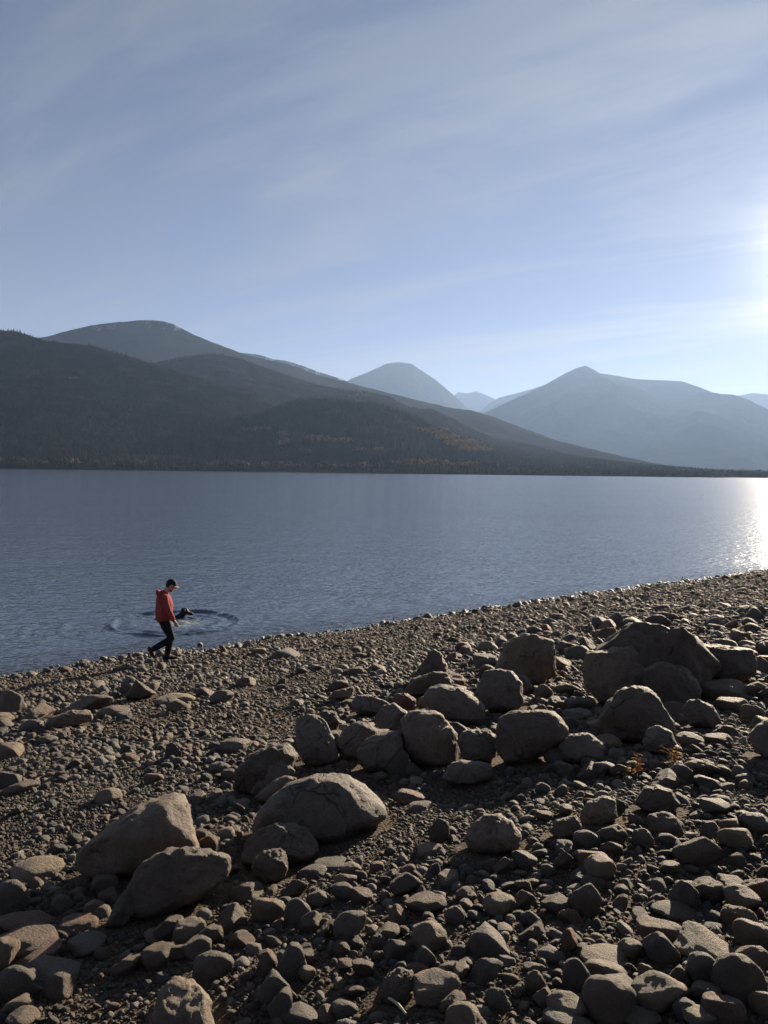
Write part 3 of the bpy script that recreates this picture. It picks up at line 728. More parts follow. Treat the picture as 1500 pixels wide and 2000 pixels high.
B([(1134,1305),(1150,1271),(1200,1262),(1257,1265),(1285,1300),(1260,1362),(1175,1375),(1142,1345)], 'tan', 'bulging tan block at the front corner of the huge outcrop', None, .8, [((-.2, .9, .1), .62), ((.3, .2, .9), .55)], 27, .045, .65, base=(1210, 1382))
B([(1255,1310),(1290,1292),(1345,1300),(1372,1340),(1355,1385),(1290,1392),(1258,1350)], 'brown', 'shaded dark block under the huge layered outcrop', None, .7, [((.5, .6, .6), .6)], 28, .05, .62, base=(1300, 1392))
B([(1335,1268),(1400,1256),(1470,1262),(1480,1312),(1420,1335),(1350,1342)], 'brown', 'long low dark boulder running on from the huge outcrop', None, .6, [((0, .95, .1), .34)], 29, .05, .62)
B([(1167,1422),(1180,1375),(1215,1346),(1240,1338),(1266,1342),(1296,1365),(1319,1400),(1317,1433),(1280,1455),(1210,1456),(1175,1444)], 'brown',
  'large dark rounded boulder in front of the huge outcrop', 'the dark rounded boulder', .85, [((.75, .55, .1), .80)], 30, .045)
B([(1332,1392),(1345,1371),(1365,1365),(1391,1375),(1407,1400),(1397,1424),(1350,1424)], 'grey', 'grey boulder beside the dark rounded boulder', None, .9, (), 31, .05)
B([(1254,1453),(1262,1426),(1285,1416),(1311,1425),(1322,1452),(1302,1474),(1265,1474)], 'grey', 'egg-shaped grey boulder against the foot of the dark rounded boulder', None, .9, (), 32, .04)
B([(1088,1463),(1115,1436),(1150,1430),(1182,1450),(1178,1484),(1130,1494),(1100,1489)], 'grey', 'pale lumpy boulder between the flat-topped and dark rounded boulders', None, .8, (), 33, .05)
B([(1461,1442),(1475,1420),(1500,1404),(1540,1410),(1550,1472),(1500,1485),(1475,1468)], 'grey', 'smooth grey boulder standing apart past the dry weeds', None, .9, (), 34, .03)
B([(906,1643),(920,1611),(945,1592),(975,1588),(1001,1600),(1019,1630),(1012,1658),(980,1672),(930,1672),(911,1658)], 'tan',
  'solitary rounded tan boulder on open gravel casting a shadow', 'the solitary tan boulder', .9, (), 35, .04)
B([(1132,1602),(1145,1570),(1180,1553),(1202,1560),(1207,1592),(1182,1611),(1145,1614)], 'tan', 'tan boulder with a slanting top beside a smaller wedge boulder', 'the slant-topped boulder', .9, (), 36, .04)
B([(1073,1628),(1085,1605),(1125,1592),(1137,1610),(1132,1633),(1090,1641)], 'brown', 'wedge-shaped brown boulder touching the slant-topped tan boulder', None, .8, (), 37, .04)
B([(1239,1577),(1255,1546),(1285,1533),(1311,1540),(1329,1566),(1312,1588),(1265,1592)], 'brown', 'low domed brown boulder near the dry orange weeds', 'the low domed boulder', .9, (), 38, .035)
B([(83,1418),(95,1396),(140,1386),(176,1388),(182,1412),(130,1426),(90,1428)], 'tan', 'long loaf-shaped tan boulder in the row near the water', 'the loaf-shaped boulder', .7, (), 39, .04)
B([(243,1362),(265,1327),(281,1340),(305,1358),(270,1368)], 'brown', 'sharp-finned brown boulder near the loaf-shaped boulder', None, .8, (), 40, .04, .7)
B([(283,2010),(310,1927),(340,1905),(380,1915),(413,1958),(425,2030)], 'tan', 'rough mossy tan mound of rock in bare soil', 'the mossy mound', .9, (), 41, .045)
B([(740,1948),(748,1905),(775,1888),(806,1890),(812,1925),(800,1960),(760,1965)], 'brown', 'craggy square boulder beside a smoother squarish stone', None, .9, (), 42, .08)

# ---- stones read off the photograph: centre, width, height, family, colour
STONES = [
 (340,1365,78,30,'oblong','tan'),(225,1388,62,28,'flat','brown'),(170,1372,92,40,'angular','brown'),(70,1392,70,34,'angular','brown'),(20,1372,52,50,'angular','grey'),(18,1467,46,30,'flat','tan'),
 (15,1525,42,36,'rounded','grey'),(212,1555,48,30,'rounded','tan'),(42,1537,60,28,'angular','brown'),(335,1468,32,38,'angular','grey'),(300,1518,36,26,'rounded','tan'),(90,1445,40,20,'oblong','grey'),
 (480,1330,40,24,'rounded','brown'),(660,1337,44,28,'angular','brown'),(75,1700,82,42,'flat','tan'),(20,1758,60,70,'rounded','grey'),(55,1800,92,40,'flat','rust'),(42,1842,112,60,'angular','brown'),
 (70,1872,82,30,'flat','rust'),(30,1925,62,62,'rounded','grey'),(12,1870,44,56,'rounded','tan'),(150,1803,66,32,'angular','rust'),(205,1730,42,42,'rounded','grey'),(120,1768,36,36,'rounded','grey'),
 (170,1848,60,34,'rounded','grey'),(95,1905,96,38,'oblong','grey'),(55,1922,30,30,'angular','grey'),(62,1935,30,24,'rounded','grey'),(115,1930,50,46,'rounded','brown'),(35,1965,46,30,'rounded','tan'),
 (45,1990,50,30,'oblong','tan'),(415,1890,72,56,'rounded','grey'),(315,1866,68,44,'angular','brown'),(250,1885,52,34,'angular','brown'),(372,1822,56,44,'angular','tan'),(412,1828,42,42,'rounded','brown'),
 (305,1833,42,28,'rounded','tan'),(330,1815,56,44,'angular','brown'),(382,1853,50,34,'angular','grey'),(450,1795,60,44,'angular','brown'),(470,1835,48,36,'angular','rust'),(350,1860,34,30,'angular','rust'),
 (525,1775,62,52,'rounded','tan'),(582,1782,48,50,'rounded','grey'),(622,1757,46,32,'oblong','grey'),(608,1804,42,36,'rounded','brown'),(685,1810,56,46,'flat','grey'),(640,1816,40,32,'angular','brown'),
 (480,1742,60,36,'rounded','brown'),(450,1700,30,22,'angular','brown'),(568,1888,52,50,'angular','grey'),(520,1885,40,36,'angular','rust'),(600,1906,30,28,'rounded','tan'),(535,1935,64,58,'angular','grey'),
 (548,1968,46,40,'angular','grey'),(672,1972,48,34,'rounded','grey'),(638,1985,32,28,'angular','tan'),(590,1985,70,40,'angular','grey'),(853,1932,82,50,'angular','tan'),(838,1832,62,52,'rounded','tan'),
 (830,1872,46,36,'angular','grey'),(950,1840,82,58,'angular','grey'),(793,1726,64,48,'angular','brown'),(830,1766,78,46,'rounded','brown'),(776,1790,30,34,'angular','tan'),(755,1825,52,36,'angular','brown'),
 (884,1962,46,30,'flat','rust'),(906,1997,62,56,'rounded','tan'),(975,1770,60,46,'rounded','tan'),(888,1790,36,36,'rounded','grey'),(645,1688,62,26,'flat','grey'),(612,1702,56,28,'oblong','grey'),
 (684,1697,40,24,'oblong','tan'),(856,1622,42,56,'angular','brown'),(840,1660,48,24,'angular','tan'),(715,1612,42,32,'rounded','brown'),(910,1887,28,30,'rounded','grey'),(740,1840,30,26,'rounded','grey'),
 (575,1735,50,40,'angular','brown'),(600,1870,42,30,'rounded','brown'),(1172,1701,54,50,'rounded','tan'),(1160,1678,66,36,'flat','rust'),(1100,1680,36,42,'angular','brown'),(1145,1640,52,40,'rounded','grey'),
 (1195,1632,54,40,'angular','brown'),(1195,1658,38,30,'angular','brown'),(1255,1640,38,36,'rounded','brown'),(1305,1640,38,24,'rounded','grey'),(1360,1665,80,52,'angular','brown'),(1435,1637,58,40,'rounded','tan'),
 (1300,1612,62,42,'rounded','brown'),(1380,1742,58,50,'rounded','brown'),(1337,1752,54,48,'angular','grey'),(1318,1782,78,32,'flat','brown'),(1432,1730,60,28,'flat','brown'),(1480,1738,50,40,'rounded','rust'),
 (1447,1760,60,44,'rounded','tan'),(1443,1790,56,44,'angular','tan'),(1470,1826,62,56,'rounded','tan'),(1290,1823,82,52,'rounded','rust'),(1290,1858,72,52,'angular','grey'),(1386,1858,104,50,'oblong','tan'),
 (1465,1870,64,42,'rounded','rust'),(1375,1900,62,64,'rounded','grey'),(1440,1920,82,80,'rounded','brown'),(1180,1870,76,32,'flat','tan'),(1182,1898,70,44,'rounded','tan'),(1125,1912,48,60,'rounded','grey'),
 (1232,1858,40,36,'rounded','tan'),(1325,1908,34,34,'angular','grey'),(1262,1898,26,30,'rounded','tan'),(1290,1946,92,64,'oblong','tan'),(1190,1960,94,80,'rounded','brown'),(1212,1928,84,38,'angular','grey'),
 (1380,1948,46,40,'rounded','grey'),(1345,1976,52,38,'rounded','grey'),(1105,1975,66,48,'rounded','tan'),(1110,1997,84,44,'rounded','grey'),(1250,1993,62,30,'oblong','grey'),(1413,1978,68,56,'rounded','rust'),
 (1365,1993,56,36,'rounded','tan'),(1490,1965,42,40,'rounded','tan'),(1045,1925,36,38,'rounded','brown'),(1088,1770,58,42,'rounded','brown'),(1142,1764,58,60,'angular','brown'),(1035,1796,36,30,'rounded','grey'),
 (1020,1757,46,40,'angular','brown'),(1110,1842,32,38,'angular','rust'),(1076,1866,46,28,'oblong','grey'),(1415,1348,84,50,'rounded','brown'),(1425,1312,60,36,'rounded','grey'),(1345,1353,34,30,'angular','brown'),
 (1470,1350,56,32,'angular','brown'),(1430,1378,58,38,'rounded','brown'),(1470,1392,42,46,'rounded','tan'),(1352,1445,58,26,'oblong','brown'),(1420,1430,38,30,'rounded','brown'),(1402,1442,48,26,'rounded','brown'),
 (1312,1460,38,30,'rounded','tan'),(1455,1285,50,30,'angular','brown'),(1310,1385,60,36,'rounded','brown'),(1110,1345,54,30,'oblong','brown'),(1062,1352,36,36,'rounded','brown'),(1100,1378,40,30,'rounded','brown'),
 (1130,1375,60,44,'rounded','grey'),(1085,1475,44,36,'rounded','grey'),(1100,1502,36,30,'rounded','grey'),(1150,1505,50,30,'angular','brown'),(1180,1500,40,30,'rounded','grey'),(1210,1505,40,30,'angular','brown'),
 (775,1495,40,50,'angular','grey'),(807,1503,36,34,'angular','grey'),(742,1518,28,26,'rounded','grey'),(800,1555,62,36,'angular','rust'),(820,1575,44,20,'flat','grey'),(405,1648,38,36,'rounded','rust'),
 (470,1570,34,22,'rounded','grey'),(430,1500,44,28,'rounded','grey'),(460,1455,60,30,'flat','grey'),(680,1372,30,20,'rounded','brown'),(1330,1510,50,30,'angular','grey'),(1370,1500,62,34,'oblong','brown'),
 (1380,1530,44,26,'rounded','grey'),(1300,1522,58,34,'angular','brown'),(1395,1575,50,34,'rounded','grey'),(1425,1610,36,24,'rounded','tan'),(1460,1600,40,24,'rounded','grey'),(1485,1595,36,30,'angular','brown'),
 (1480,1610,60,36,'oblong','grey'),(1060,1540,30,24,'rounded','grey'),(1095,1545,24,20,'angular','grey'),(1070,1700,30,24,'rounded','grey'),(960,1690,34,26,'rounded','brown'),(910,1700,28,22,'rounded','grey'),
 (985,1690,44,36,'angular','brown'),(1092,1380,24,20,'rounded','grey'),(1150,1490,30,26,'rounded','grey'),(560,1275,70,24,'angular','grey'),(505,1270,30,18,'rounded','tan'),(690,1312,40,20,'flat','brown'),
]
cu = np.array([1.0, 0, 0])
SP = []                                # every individual stone: loc, scale(3), rot, family, colour, radius, apparent size
for k, (cx_, cy_, w, h, fam, colr) in enumerate(STONES):
    p, t = hit(cx_, cy_ + h * .42)
    rad = w / 2 / F * t
    hm = h / 2 / F * t
    fs = norm_rock(np.array([[1, 1, 1], [-1, -1, -1.]]), FAM[fam][0])[0]
    sy = rad * .85
    vd = ray(cx_, cy_); sinv = -vd[2]
    sz = max(math.sqrt(max(hm * hm - (sy * sinv) ** 2, 0)) / math.sqrt(1 - sinv ** 2), hm * .62)
    fwd = np.array([vd[0], vd[1], 0]); fwd /= np.linalg.norm(fwd)
    c_ = np.array([p[0], p[1], 0]) + fwd * sy * .55
    gz = ground(c_[0], c_[1])[0]
    yaw = math.atan2(-fwd[0], fwd[1]) + random.uniform(-.25, .25)
    SP.append(((c_[0], c_[1], gz + sz * .48), (rad / fs[0], sy / fs[1], sz / fs[2]), (random.uniform(-.15, .15), random.uniform(-.2, .2), yaw), fam, colr, rad, w))
    stamp(c_[0], c_[1], rad * .8)

# ---- random fill, largest first
def beach_points(n_, dmin, dmax):
    """random spots on the beach the camera (or a camera a step aside) can see"""
    y = np.sqrt(rng.uniform(dmin * dmin, dmax * dmax, n_)); x = rng.uniform(-1, 1, n_) * (.60 * y + .9)
    s = NX * x + NY * y
    ok = (s < 17.8) & (y > 1.3)
    return x[ok], y[ok]
FILL = []
def fill(n_, r0, r1, dmin, dmax, st=.85, clus=None):
    x, y = beach_points(n_, dmin, dmax)
    if clus is not None:
        c_ = fbm(np.stack([x * .5, y * .5, np.full_like(x, 2.2)], 1), 3) + np.clip((x - .5) * .12, -.1, .35)
        ok = c_ + rng.normal(0, .15, len(x)) > clus; x, y = x[ok], y[ok]
    rad = r0 * (r1 / r0) ** rng.random(len(x))
    for k in np.argsort(-rad):
        q = rad[k]
        xx = np.array([x[k], x[k] + q * .7, x[k] - q * .7, x[k], x[k]]); yy = np.array([y[k], y[k], y[k], y[k] + q * .7, y[k] - q * .7])
        if taken(xx, yy).any(): continue
        stamp(x[k], y[k], q * st)
        FILL.append((x[k], y[k], q))
def shore_fill(n_, r0, r1, s0, s1):
    t = rng.uniform(-16, 30, n_); s = rng.uniform(s0, s1, n_)
    x = NY * t + NX * s; y = -NX * t + NY * s
    for k in range(n_):
        q = r0 * (r1 / r0) ** rng.random()
        if y[k] < 8 or abs(x[k]) > .6 * y[k] + 1 or taken(x[k:k + 1], y[k:k + 1])[0]: continue
        stamp(x[k], y[k], q * .85); FILL.append((x[k], y[k], q))
def heap(px, py, spread, n_, r0, r1):
    c_ = hit(px, py)[0]
    for _ in range(n_):
        x, y = c_[0] + rng.normal(0, spread), c_[1] + rng.normal(0, spread * .8); q = r0 * (r1 / r0) ** rng.random()
        a = np.linspace(0, 6.28, 9); xx = x + q * .7 * np.cos(a); yy = y + q * .7 * np.sin(a)
        if NX * x + NY * y > 15.8 or taken(xx, yy).any(): continue
        stamp(x, y, q * .85); FILL.append((x, y, q))
heap(1290, 1400, 1.3, 110, .07, .17)
heap(1400, 1300, 1.6, 120, .09, .24)
heap(1420, 1210, 2.2, 90, .10, .28)
heap(1130, 1260, 1.6, 60, .08, .20)
heap(900, 1440, .9, 80, .05, .13)
heap(640, 1290, 1.6, 40, .07, .16)
heap(130, 1390, 1.2, 45, .07, .17)
shore_fill(160, .08, .17, 15.9, 17.0)
shore_fill(110, .05, .12, 16.8, 18.2)
fill(260, .10, .20, 8, 42, clus=.05)
fill(900, .06, .11, 5.5, 42, clus=-.05)
fill(1500, .04, .07, 2.2, 8, clus=-.05)
fill(5000, .045, .08, 7, 14, clus=-.1)
fill(900, .07, .13, 12, 42)
fill(12000, .055, .10, 12, 42, clus=.0)
fill(16000, .04, .065, 12, 42, clus=-.2)
fill(46000, .026, .045, 12, 42)
fill(9000, .022, .045, 1.4, 6.5, clus=-.12)
fill(20000, .028, .055, 6.5, 13, clus=-.35)
fill(30000, .011, .022, 1.4, 6.5)
fill(36000, .016, .03, 6.5, 13)
fill(50000, .024, .045, 12, 28)
x, y = beach_points(150000, 1.4, 8)
ok = ~taken(x, y); x, y = x[ok], y[ok]; d = np.hypot(x, y)
rad = (.0045 + .007 * rng.random(len(x)) ** 1.6) * np.clip(d / 4.5, .9, 1.7)
grav = np.stack([x, y, rad], 1)
FILL = np.array(FILL)
app = FILL[:, 2] / np.hypot(FILL[:, 0], np.hypot(FILL[:, 1], 4.25 - np.clip(ground(FILL[:, 0], FILL[:, 1]), 0, 4)))
fx, fy = project(np.stack([FILL[:, 0], FILL[:, 1], ground(FILL[:, 0], FILL[:, 1])], 1))
vis = (fx > -10) & (fx < 1510) & (fy < 2010)
order = np.argsort(-(app * vis))
n_ind = 300 - len(SP)
ind, rest = order[:n_ind], order[n_ind:]
for k in ind:
    x_, y_, q = FILL[k]
    fam = random.choice(['rounded', 'rounded', 'oblong', 'angular', 'flat']); colr = random.choice(['grey', 'grey', 'tan', 'brown', 'brown', 'rust'])
    hz = {'rounded': .68, 'oblong': .5, 'angular': .7, 'flat': .38}[fam] * q
    SP.append(((x_, y_, ground(x_, y_)[0] + hz * .5), (q, q, q), (random.gauss(0, .2), random.gauss(0, .2), random.uniform(0, 6.28)), fam, colr, q, 2 * app[k] * F))
person_xy = hit(322, 1292)[0]
LAND.append((person_xy[0], person_xy[1], .5, 'the person walking'))
weed_xy = hit(1245, 1505)[0]
LAND.append((weed_xy[0], weed_xy[1], .2, 'the dry orange weeds'))
for k, (loc, sc, rot, fam, colr, q, w) in enumerate(SP):
    o = bpy.data.objects.new('stone', STONE_MESH[fam, colr, k % 4]); col.objects.link(o)
    o.location = loc; o.scale = sc; o.rotation_euler = rot
    size = 'egg-sized' if q < .036 else 'small' if q < .05 else ('fist-sized' if q < .085 else ('melon-sized' if q < .14 else 'bulky'))
    best = min(LAND, key=lambda L: math.hypot(L[0] - loc[0], L[1] - loc[1]) - L[2])
    dist = math.hypot(best[0] - loc[0], best[1] - loc[1]) - best[2]
    s = NX * loc[0] + NY * loc[1]
    where = ('close by ' + best[3]) if dist < .35 else (('a stride from ' + best[3]) if dist < 1.2 else ('on wet ground at the waterline' if s > 15.6 else 'well away from ' + best[3]))
    if dist < 1.2 or s <= 15.6:
        ds = s - (NX * best[0] + NY * best[1]); dt = (NY * loc[0] - NX * loc[1]) - (NY * best[0] - NX * best[1])
        where += (', on its lake side' if ds > 0 else ', on its upslope side') if abs(ds) > abs(dt) else (', on its sunward side' if dt > 0 else ', on its shaded side')
    tag(o, '%s %s %s stone %s' % (size, fam, colr if colr != 'rust' else 'reddish', where), 'stone', 'loose stones on the beach')
# the rest of the stones and the gravel, too many to count
x_, y_, q = FILL[rest].T
n_ = len(rest)
g = ground(x_, y_)
rot = np.stack([rng.normal(0, .42, n_), rng.normal(0, .42, n_), rng.uniform(0, 6.28, n_)], 1)
scl = np.stack([q * rng.uniform(.85, 1.15, n_), q * rng.uniform(.85, 1.15, n_), q * rng.uniform(.8, 1.3, n_)], 1)
tag(scatter('pebbles', np.stack([x_, y_, g + q * .10], 1), rot, scl, rng.integers(0, 22, n_), PEB), 'countless rounded pebbles and cobbles covering the sloping lake beach', 'pebbles')
x_, y_, q = grav.T; n_ = len(grav)
rot = rng.uniform(-1.2, 1.2, (n_, 3)); rot[:, 2] *= 3
tag(scatter('gravel', np.stack([x_, y_, ground(x_, y_) + q * .3], 1), rot, np.stack([q, q * rng.uniform(.8, 1.1, n_), q * rng.uniform(.8, 1.3, n_)], 1), rng.integers(0, 14, n_), [obj('grain', PEB[8 + k].data, None, link=False) for k in range(14)]), 'fine gravel filling the gaps between the beach stones', 'gravel')
print('counts', len(SP), len(FILL), len(grav))

# ------------------------------------------------------------------ lofted bodies
def frame(d):
    d = Vector(d).normalized(); up = Vector((0, 1, 0)) if abs(d.y) < .9 else Vector((1, 0, 0))
    a = up.cross(d).normalized(); return a, d.cross(a).normalized()      # a lies in the x-z plane, b sideways
def loft(V, Fc, pts, rad, k=16):
    """closed tube through pts; rad = (in-plane radius, sideways radius)"""
    pts = [Vector(p) for p in pts]; n_ = len(pts); b0 = len(V)
    for i, p in enumerate(pts):
        d = pts[min(i + 1, n_ - 1)] - pts[max(i - 1, 0)]
        a, b_ = frame(d)
        ra, rb = rad[i] if isinstance(rad[i], tuple) else (rad[i], rad[i])
        for j in range(k):
            t = 2 * math.pi * j / k
            V.append(tuple(p + a * ra * math.cos(t) + b_ * rb * math.sin(t)))
    for i in range(n_ - 1):
        for j in range(k):
            Fc.append((b0 + i * k + j, b0 + i * k + (j + 1) % k, b0 + (i + 1) * k + (j + 1) % k, b0 + (i + 1) * k + j))
    for end, i in ((0, 0), (1, n_ - 1)):
        d = (pts[1] - pts[0]) if end == 0 else (pts[-1] - pts[-2])
        r_ = rad[i] if not isinstance(rad[i], tuple) else min(rad[i])
        c_ = len(V); V.append(tuple(pts[i] + d.normalized() * (r_ * .6 if end else -r_ * .6)))
        for j in range(k):
            q = (b0 + i * k + j, b0 + i * k + (j + 1) % k)
            Fc.append((q[1], q[0], c_) if end == 0 else (q[0], q[1], c_))
def ball(V, Fc, c_, r_, rot=None):
    Vi, Fi = ico(3); b0 = len(V)
    M = np.array((rot or Matrix.Identity(3)))
    for v in (Vi * np.array(r_)) @ M.T + np.array(c_): V.append(tuple(v))
    for f in Fi: Fc.append(tuple(int(q) + b0 for q in f))
def fuse(name, V, Fc, voxel, m, parent=None, smooth=3, link=True):
    me = bpy.data.meshes.new(name + '_raw'); me.from_pydata(V, [], Fc); me.update()
    o = bpy.data.objects.new(name + '_raw', me); col.objects.link(o)
    md = o.modifiers.new('r', 'REMESH'); md.mode = 'VOXEL'; md.voxel_size = voxel; md.use_smooth_shade = True
    sm = o.modifiers.new('s', 'SMOOTH'); sm.iterations = smooth; sm.factor = .5
    dg = bpy.context.evaluated_depsgraph_get()
    out = bpy.data.meshes.new_from_object(o.evaluated_get(dg)); out.name = name
    bpy.data.objects.remove(o); bpy.data.meshes.remove(me)
    for p in out.polygons: p.use_smooth = True
    return obj(name, out, m, parent)

M_SKIN = plain('skin', (.42, .26, .19), .55, 20, .12)
M_RED = plain('red_fleece', (.25, .048, .047), .9, 9, .35, .2)
M_TROUSER = plain('dark_trousers', (.012, .012, .016), .85, 16, .3, .2)
M_SHOE = plain('dark_shoe', (.016, .013, .012), .6, 20, .3)
M_CAP = plain('black_cap', (.012, .012, .014), .8, 30, .3)
M_VISOR = plain('cap_visor_sunlit', (.16, .12, .08), .7, 30, .2)  # sunlit tan of the dark visor's top painted into its base colour
M_HAIR = plain('dark_hair', (.02, .014, .01), .7, 60, .4)
M_STRAP = plain('watch_strap', (.01, .01, .01), .4, 40, .2)

hip = Vector((0, 0, .86))
legs = {   # hip, knee, ankle, toe direction; the near leg pushes off, the far leg carries
    -1: [Vector((-.01, -.09, .86)), Vector((.135, -.10, .485)), Vector((-.255, -.085, .265)), Vector((-.225, -.085, .10))],
    1: [Vector((-.01, .09, .86)), Vector((.12, .085, .50)), Vector((.05, .07, .095)), Vector((.235, .06, .035))]}
arms = {-1: [Vector((-.02, -.185, 1.37)), Vector((.055, -.235, 1.10)), Vector((.175, -.215, .875))],
        1: [Vector((-.02, .185, 1.37)), Vector((-.05, .235, 1.10)), Vector((.04, .225, .87))]}
HR = Matrix.Rotation(R(24), 3, 'Y')           # head bowed
HC = Vector((.118, 0, 1.575))
def hp(x, y, z): return tuple(HC + HR @ Vector((x, y, z)))
# body
V, Fc = [], []
loft(V, Fc, [(-.005, 0, .80), (-.01, 0, .92), (-.015, 0, 1.05), (-.02, 0, 1.22), (-.03, 0, 1.36), (-.01, 0, 1.43)], [(.10, .14), (.115, .15), (.10, .135), (.115, .155), (.10, .17), (.07, .10)])
loft(V, Fc, [(-.005, 0, 1.40), (.03, 0, 1.46), hp(-.02, 0, -.08)], [.062, .056, .055])
ball(V, Fc, hp(0, 0, .02), (.098, .077, .103), HR); ball(V, Fc, hp(.022, 0, -.055), (.070, .058, .062), HR)
loft(V, Fc, [hp(.088, 0, .012), hp(.108, 0, -.018), hp(.096, 0, -.030)], [.009, .013, .010], 8)            # nose
ball(V, Fc, hp(.070, 0, -.098), (.026, .030, .020), HR)                                             # chin
loft(V, Fc, [hp(.085, -.02, -.058), hp(.093, 0, -.058), hp(.085, .02, -.058)], [.007, .009, .007], 8)      # lips
loft(V, Fc, [hp(.080, -.045, .028), hp(.096, 0, .032), hp(.080, .045, .028)], [.010, .011, .010], 8)       # brow
for s in (-1, 1):
    ball(V, Fc, hp(-.005, s * .078, -.012), (.020, .009, .032), HR)                                  # ears
    a = arms[s]
    loft(V, Fc, [a[0] + Vector((0, -s * .05, .02)), a[0], a[0].lerp(a[1], .5), a[1], a[1].lerp(a[2], .5), a[2]], [.05, .052, .044, .038, .036, .026])
    dvec = (a[2] - a[1]).normalized(); wr = a[2]
    palm = wr + dvec * .075
    loft(V, Fc, [wr, wr + dvec * .035, palm, palm + dvec * .02], [(.024, .022), (.034, .019), (.040, .016), (.036, .014)], 12)
    for j, ln in enumerate((.072, .082, .076, .058)):                                               # four curled fingers
        fw = Vector((.030 - .020 * j, 0, 0)); base = palm + fw + dvec * .012; inn = Vector((-.15, -s * .55, 0))
        k1 = base + (dvec + inn * .25).normalized() * ln * .45; k2 = k1 + (dvec + inn * .9).normalized() * ln * .32; k3 = k2 + (dvec * .6 + inn * 1.5).normalized() * ln * .26
        loft(V, Fc, [base, k1, k2, k3], [.0098, .0092, .0086, .0074], 8)
    tb = wr + dvec * .028 + Vector((.028, -s * .004, 0))
    loft(V, Fc, [tb, tb + Vector((.022, -s * .008, -.026)), tb + Vector((.028, -s * .016, -.055))], [.013, .0112, .009], 8)   # thumb
    L = legs[s]
    loft(V, Fc, [L[0] + Vector((0, 0, .03)), L[0].lerp(L[1], .5), L[1], L[1].lerp(L[2], .35), L[2]], [.085, .072, .052, .050, .036])
    loft(V, Fc, [L[2], L[2].lerp(L[3], .5), L[3]], [.036, .034, .026])
person = fuse('person', V, Fc, .0065, M_SKIN, None, 2)
tag(person, 'person in red hoodie, dark trousers and cap walking along the waterline', 'person')
# trousers
V, Fc = [], []
loft(V, Fc, [(-.012, 0, .995), (-.012, 0, .93), (-.012, 0, .85), (0, 0, .79)], [(.125, .160), (.138, .172), (.135, .172), (.10, .14)])
for s in (-1, 1):
    L = legs[s]; hem = L[2] + (L[1] - L[2]).normalized() * .03
    kn = L[1]
    loft(V, Fc, [L[0] + Vector((-.01, 0, .04)), L[0].lerp(kn, .3), L[0].lerp(kn, .7), kn, kn.lerp(hem, .15), kn.lerp(hem, .5), hem], [(.118, .095), (.112, .092), (.086, .078), (.078, .070), (.076, .068), (.070, .064), (.060, .056)])
fuse('trousers', V, Fc, .008, M_TROUSER, person)
# hoodie
V, Fc = [], []
loft(V, Fc, [(-.01, 0, .845), (-.012, 0, .90), (-.015, 0, 1.02), (-.005, 0, 1.18), (-.02, 0, 1.32), (-.025, 0, 1.40), (0, 0, 1.455)], [(.150, .180), (.172, .195), (.178, .200), (.178, .205), (.155, .205), (.125, .17), (.080, .095)])
for s in (-1, 1):
    a = arms[s]
    loft(V, Fc, [a[0] + Vector((0, -s * .09, .01)), a[0] + Vector((0, -s * .01, 0)), a[0].lerp(a[1], .5), a[1], a[1].lerp(a[2], .5), a[2] + (a[1] - a[2]) * .06], [.085, .088, .076, .070, .064, .046])
hoodie = fuse('hoodie', V, Fc, .009, M_RED, person)
V, Fc = [], []
for j in range(9):                                                                                   # hood folded down behind the neck
    t = math.pi * (.16 + .68 * j / 8) + math.pi / 2
    ball(V, Fc, (-.045 + .098 * math.cos(t), .115 * math.sin(t), 1.432 + .012 * math.cos(t * 2)), (.040, .044, .046 + .014 * math.sin(math.pi * j / 8)))
ball(V, Fc, (-.125, 0, 1.385), (.034, .085, .070))
fuse('hood', V, Fc, .009, M_RED, hoodie)
# cap
V, Fc = [], []
Vi, Fi = ico(4)
Vc = Vi * np.array((.110, .090, .104)); Vc[:, 2] = np.maximum(Vc[:, 2], -.004) + .045
for v in Vc: V.append(hp(*v))
cap = obj('cap', mesh_np('cap', V, Fi), M_CAP, person)
Vv, Fv = [], []
nr, na_ = 6, 15
for lay in (0, 1):
    for i in range(nr):
        for j in range(na_):
            a = -1.05 + 2.1 * j / (na_ - 1); rr_ = .095 + .082 * i / (nr - 1) * math.cos(a * .8)
            Vv.append(hp(rr_ * math.cos(a) * 1.05, rr_ * math.sin(a) * .80, .046 - .012 * i / (nr - 1) - .10 * (abs(math.sin(a)) ** 2) * .25 - lay * .005))
def vi(l, i, j): return l * nr * na_ + i * na_ + j
for i in range(nr - 1):
    for j in range(na_ - 1):
        Fv.append((vi(0, i, j), vi(0, i + 1, j), vi(0, i + 1, j + 1), vi(0, i, j + 1))); Fv.append((vi(1, i, j), vi(1, i, j + 1), vi(1, i + 1, j + 1), vi(1, i + 1, j)))
for j in range(na_ - 1): Fv.append((vi(0, nr - 1, j), vi(1, nr - 1, j), vi(1, nr - 1, j + 1), vi(0, nr - 1, j + 1)))
obj('visor', mesh_np('visor', Vv, Fv), M_VISOR, cap)
V, Fc = [], []
ball(V, Fc, hp(-.022, 0, .012), (.086, .081, .080), HR); ball(V, Fc, hp(.040, 0, -.088), (.048, .055, .034), HR)
ho = fuse('hair', V, Fc, .006, M_HAIR, person)
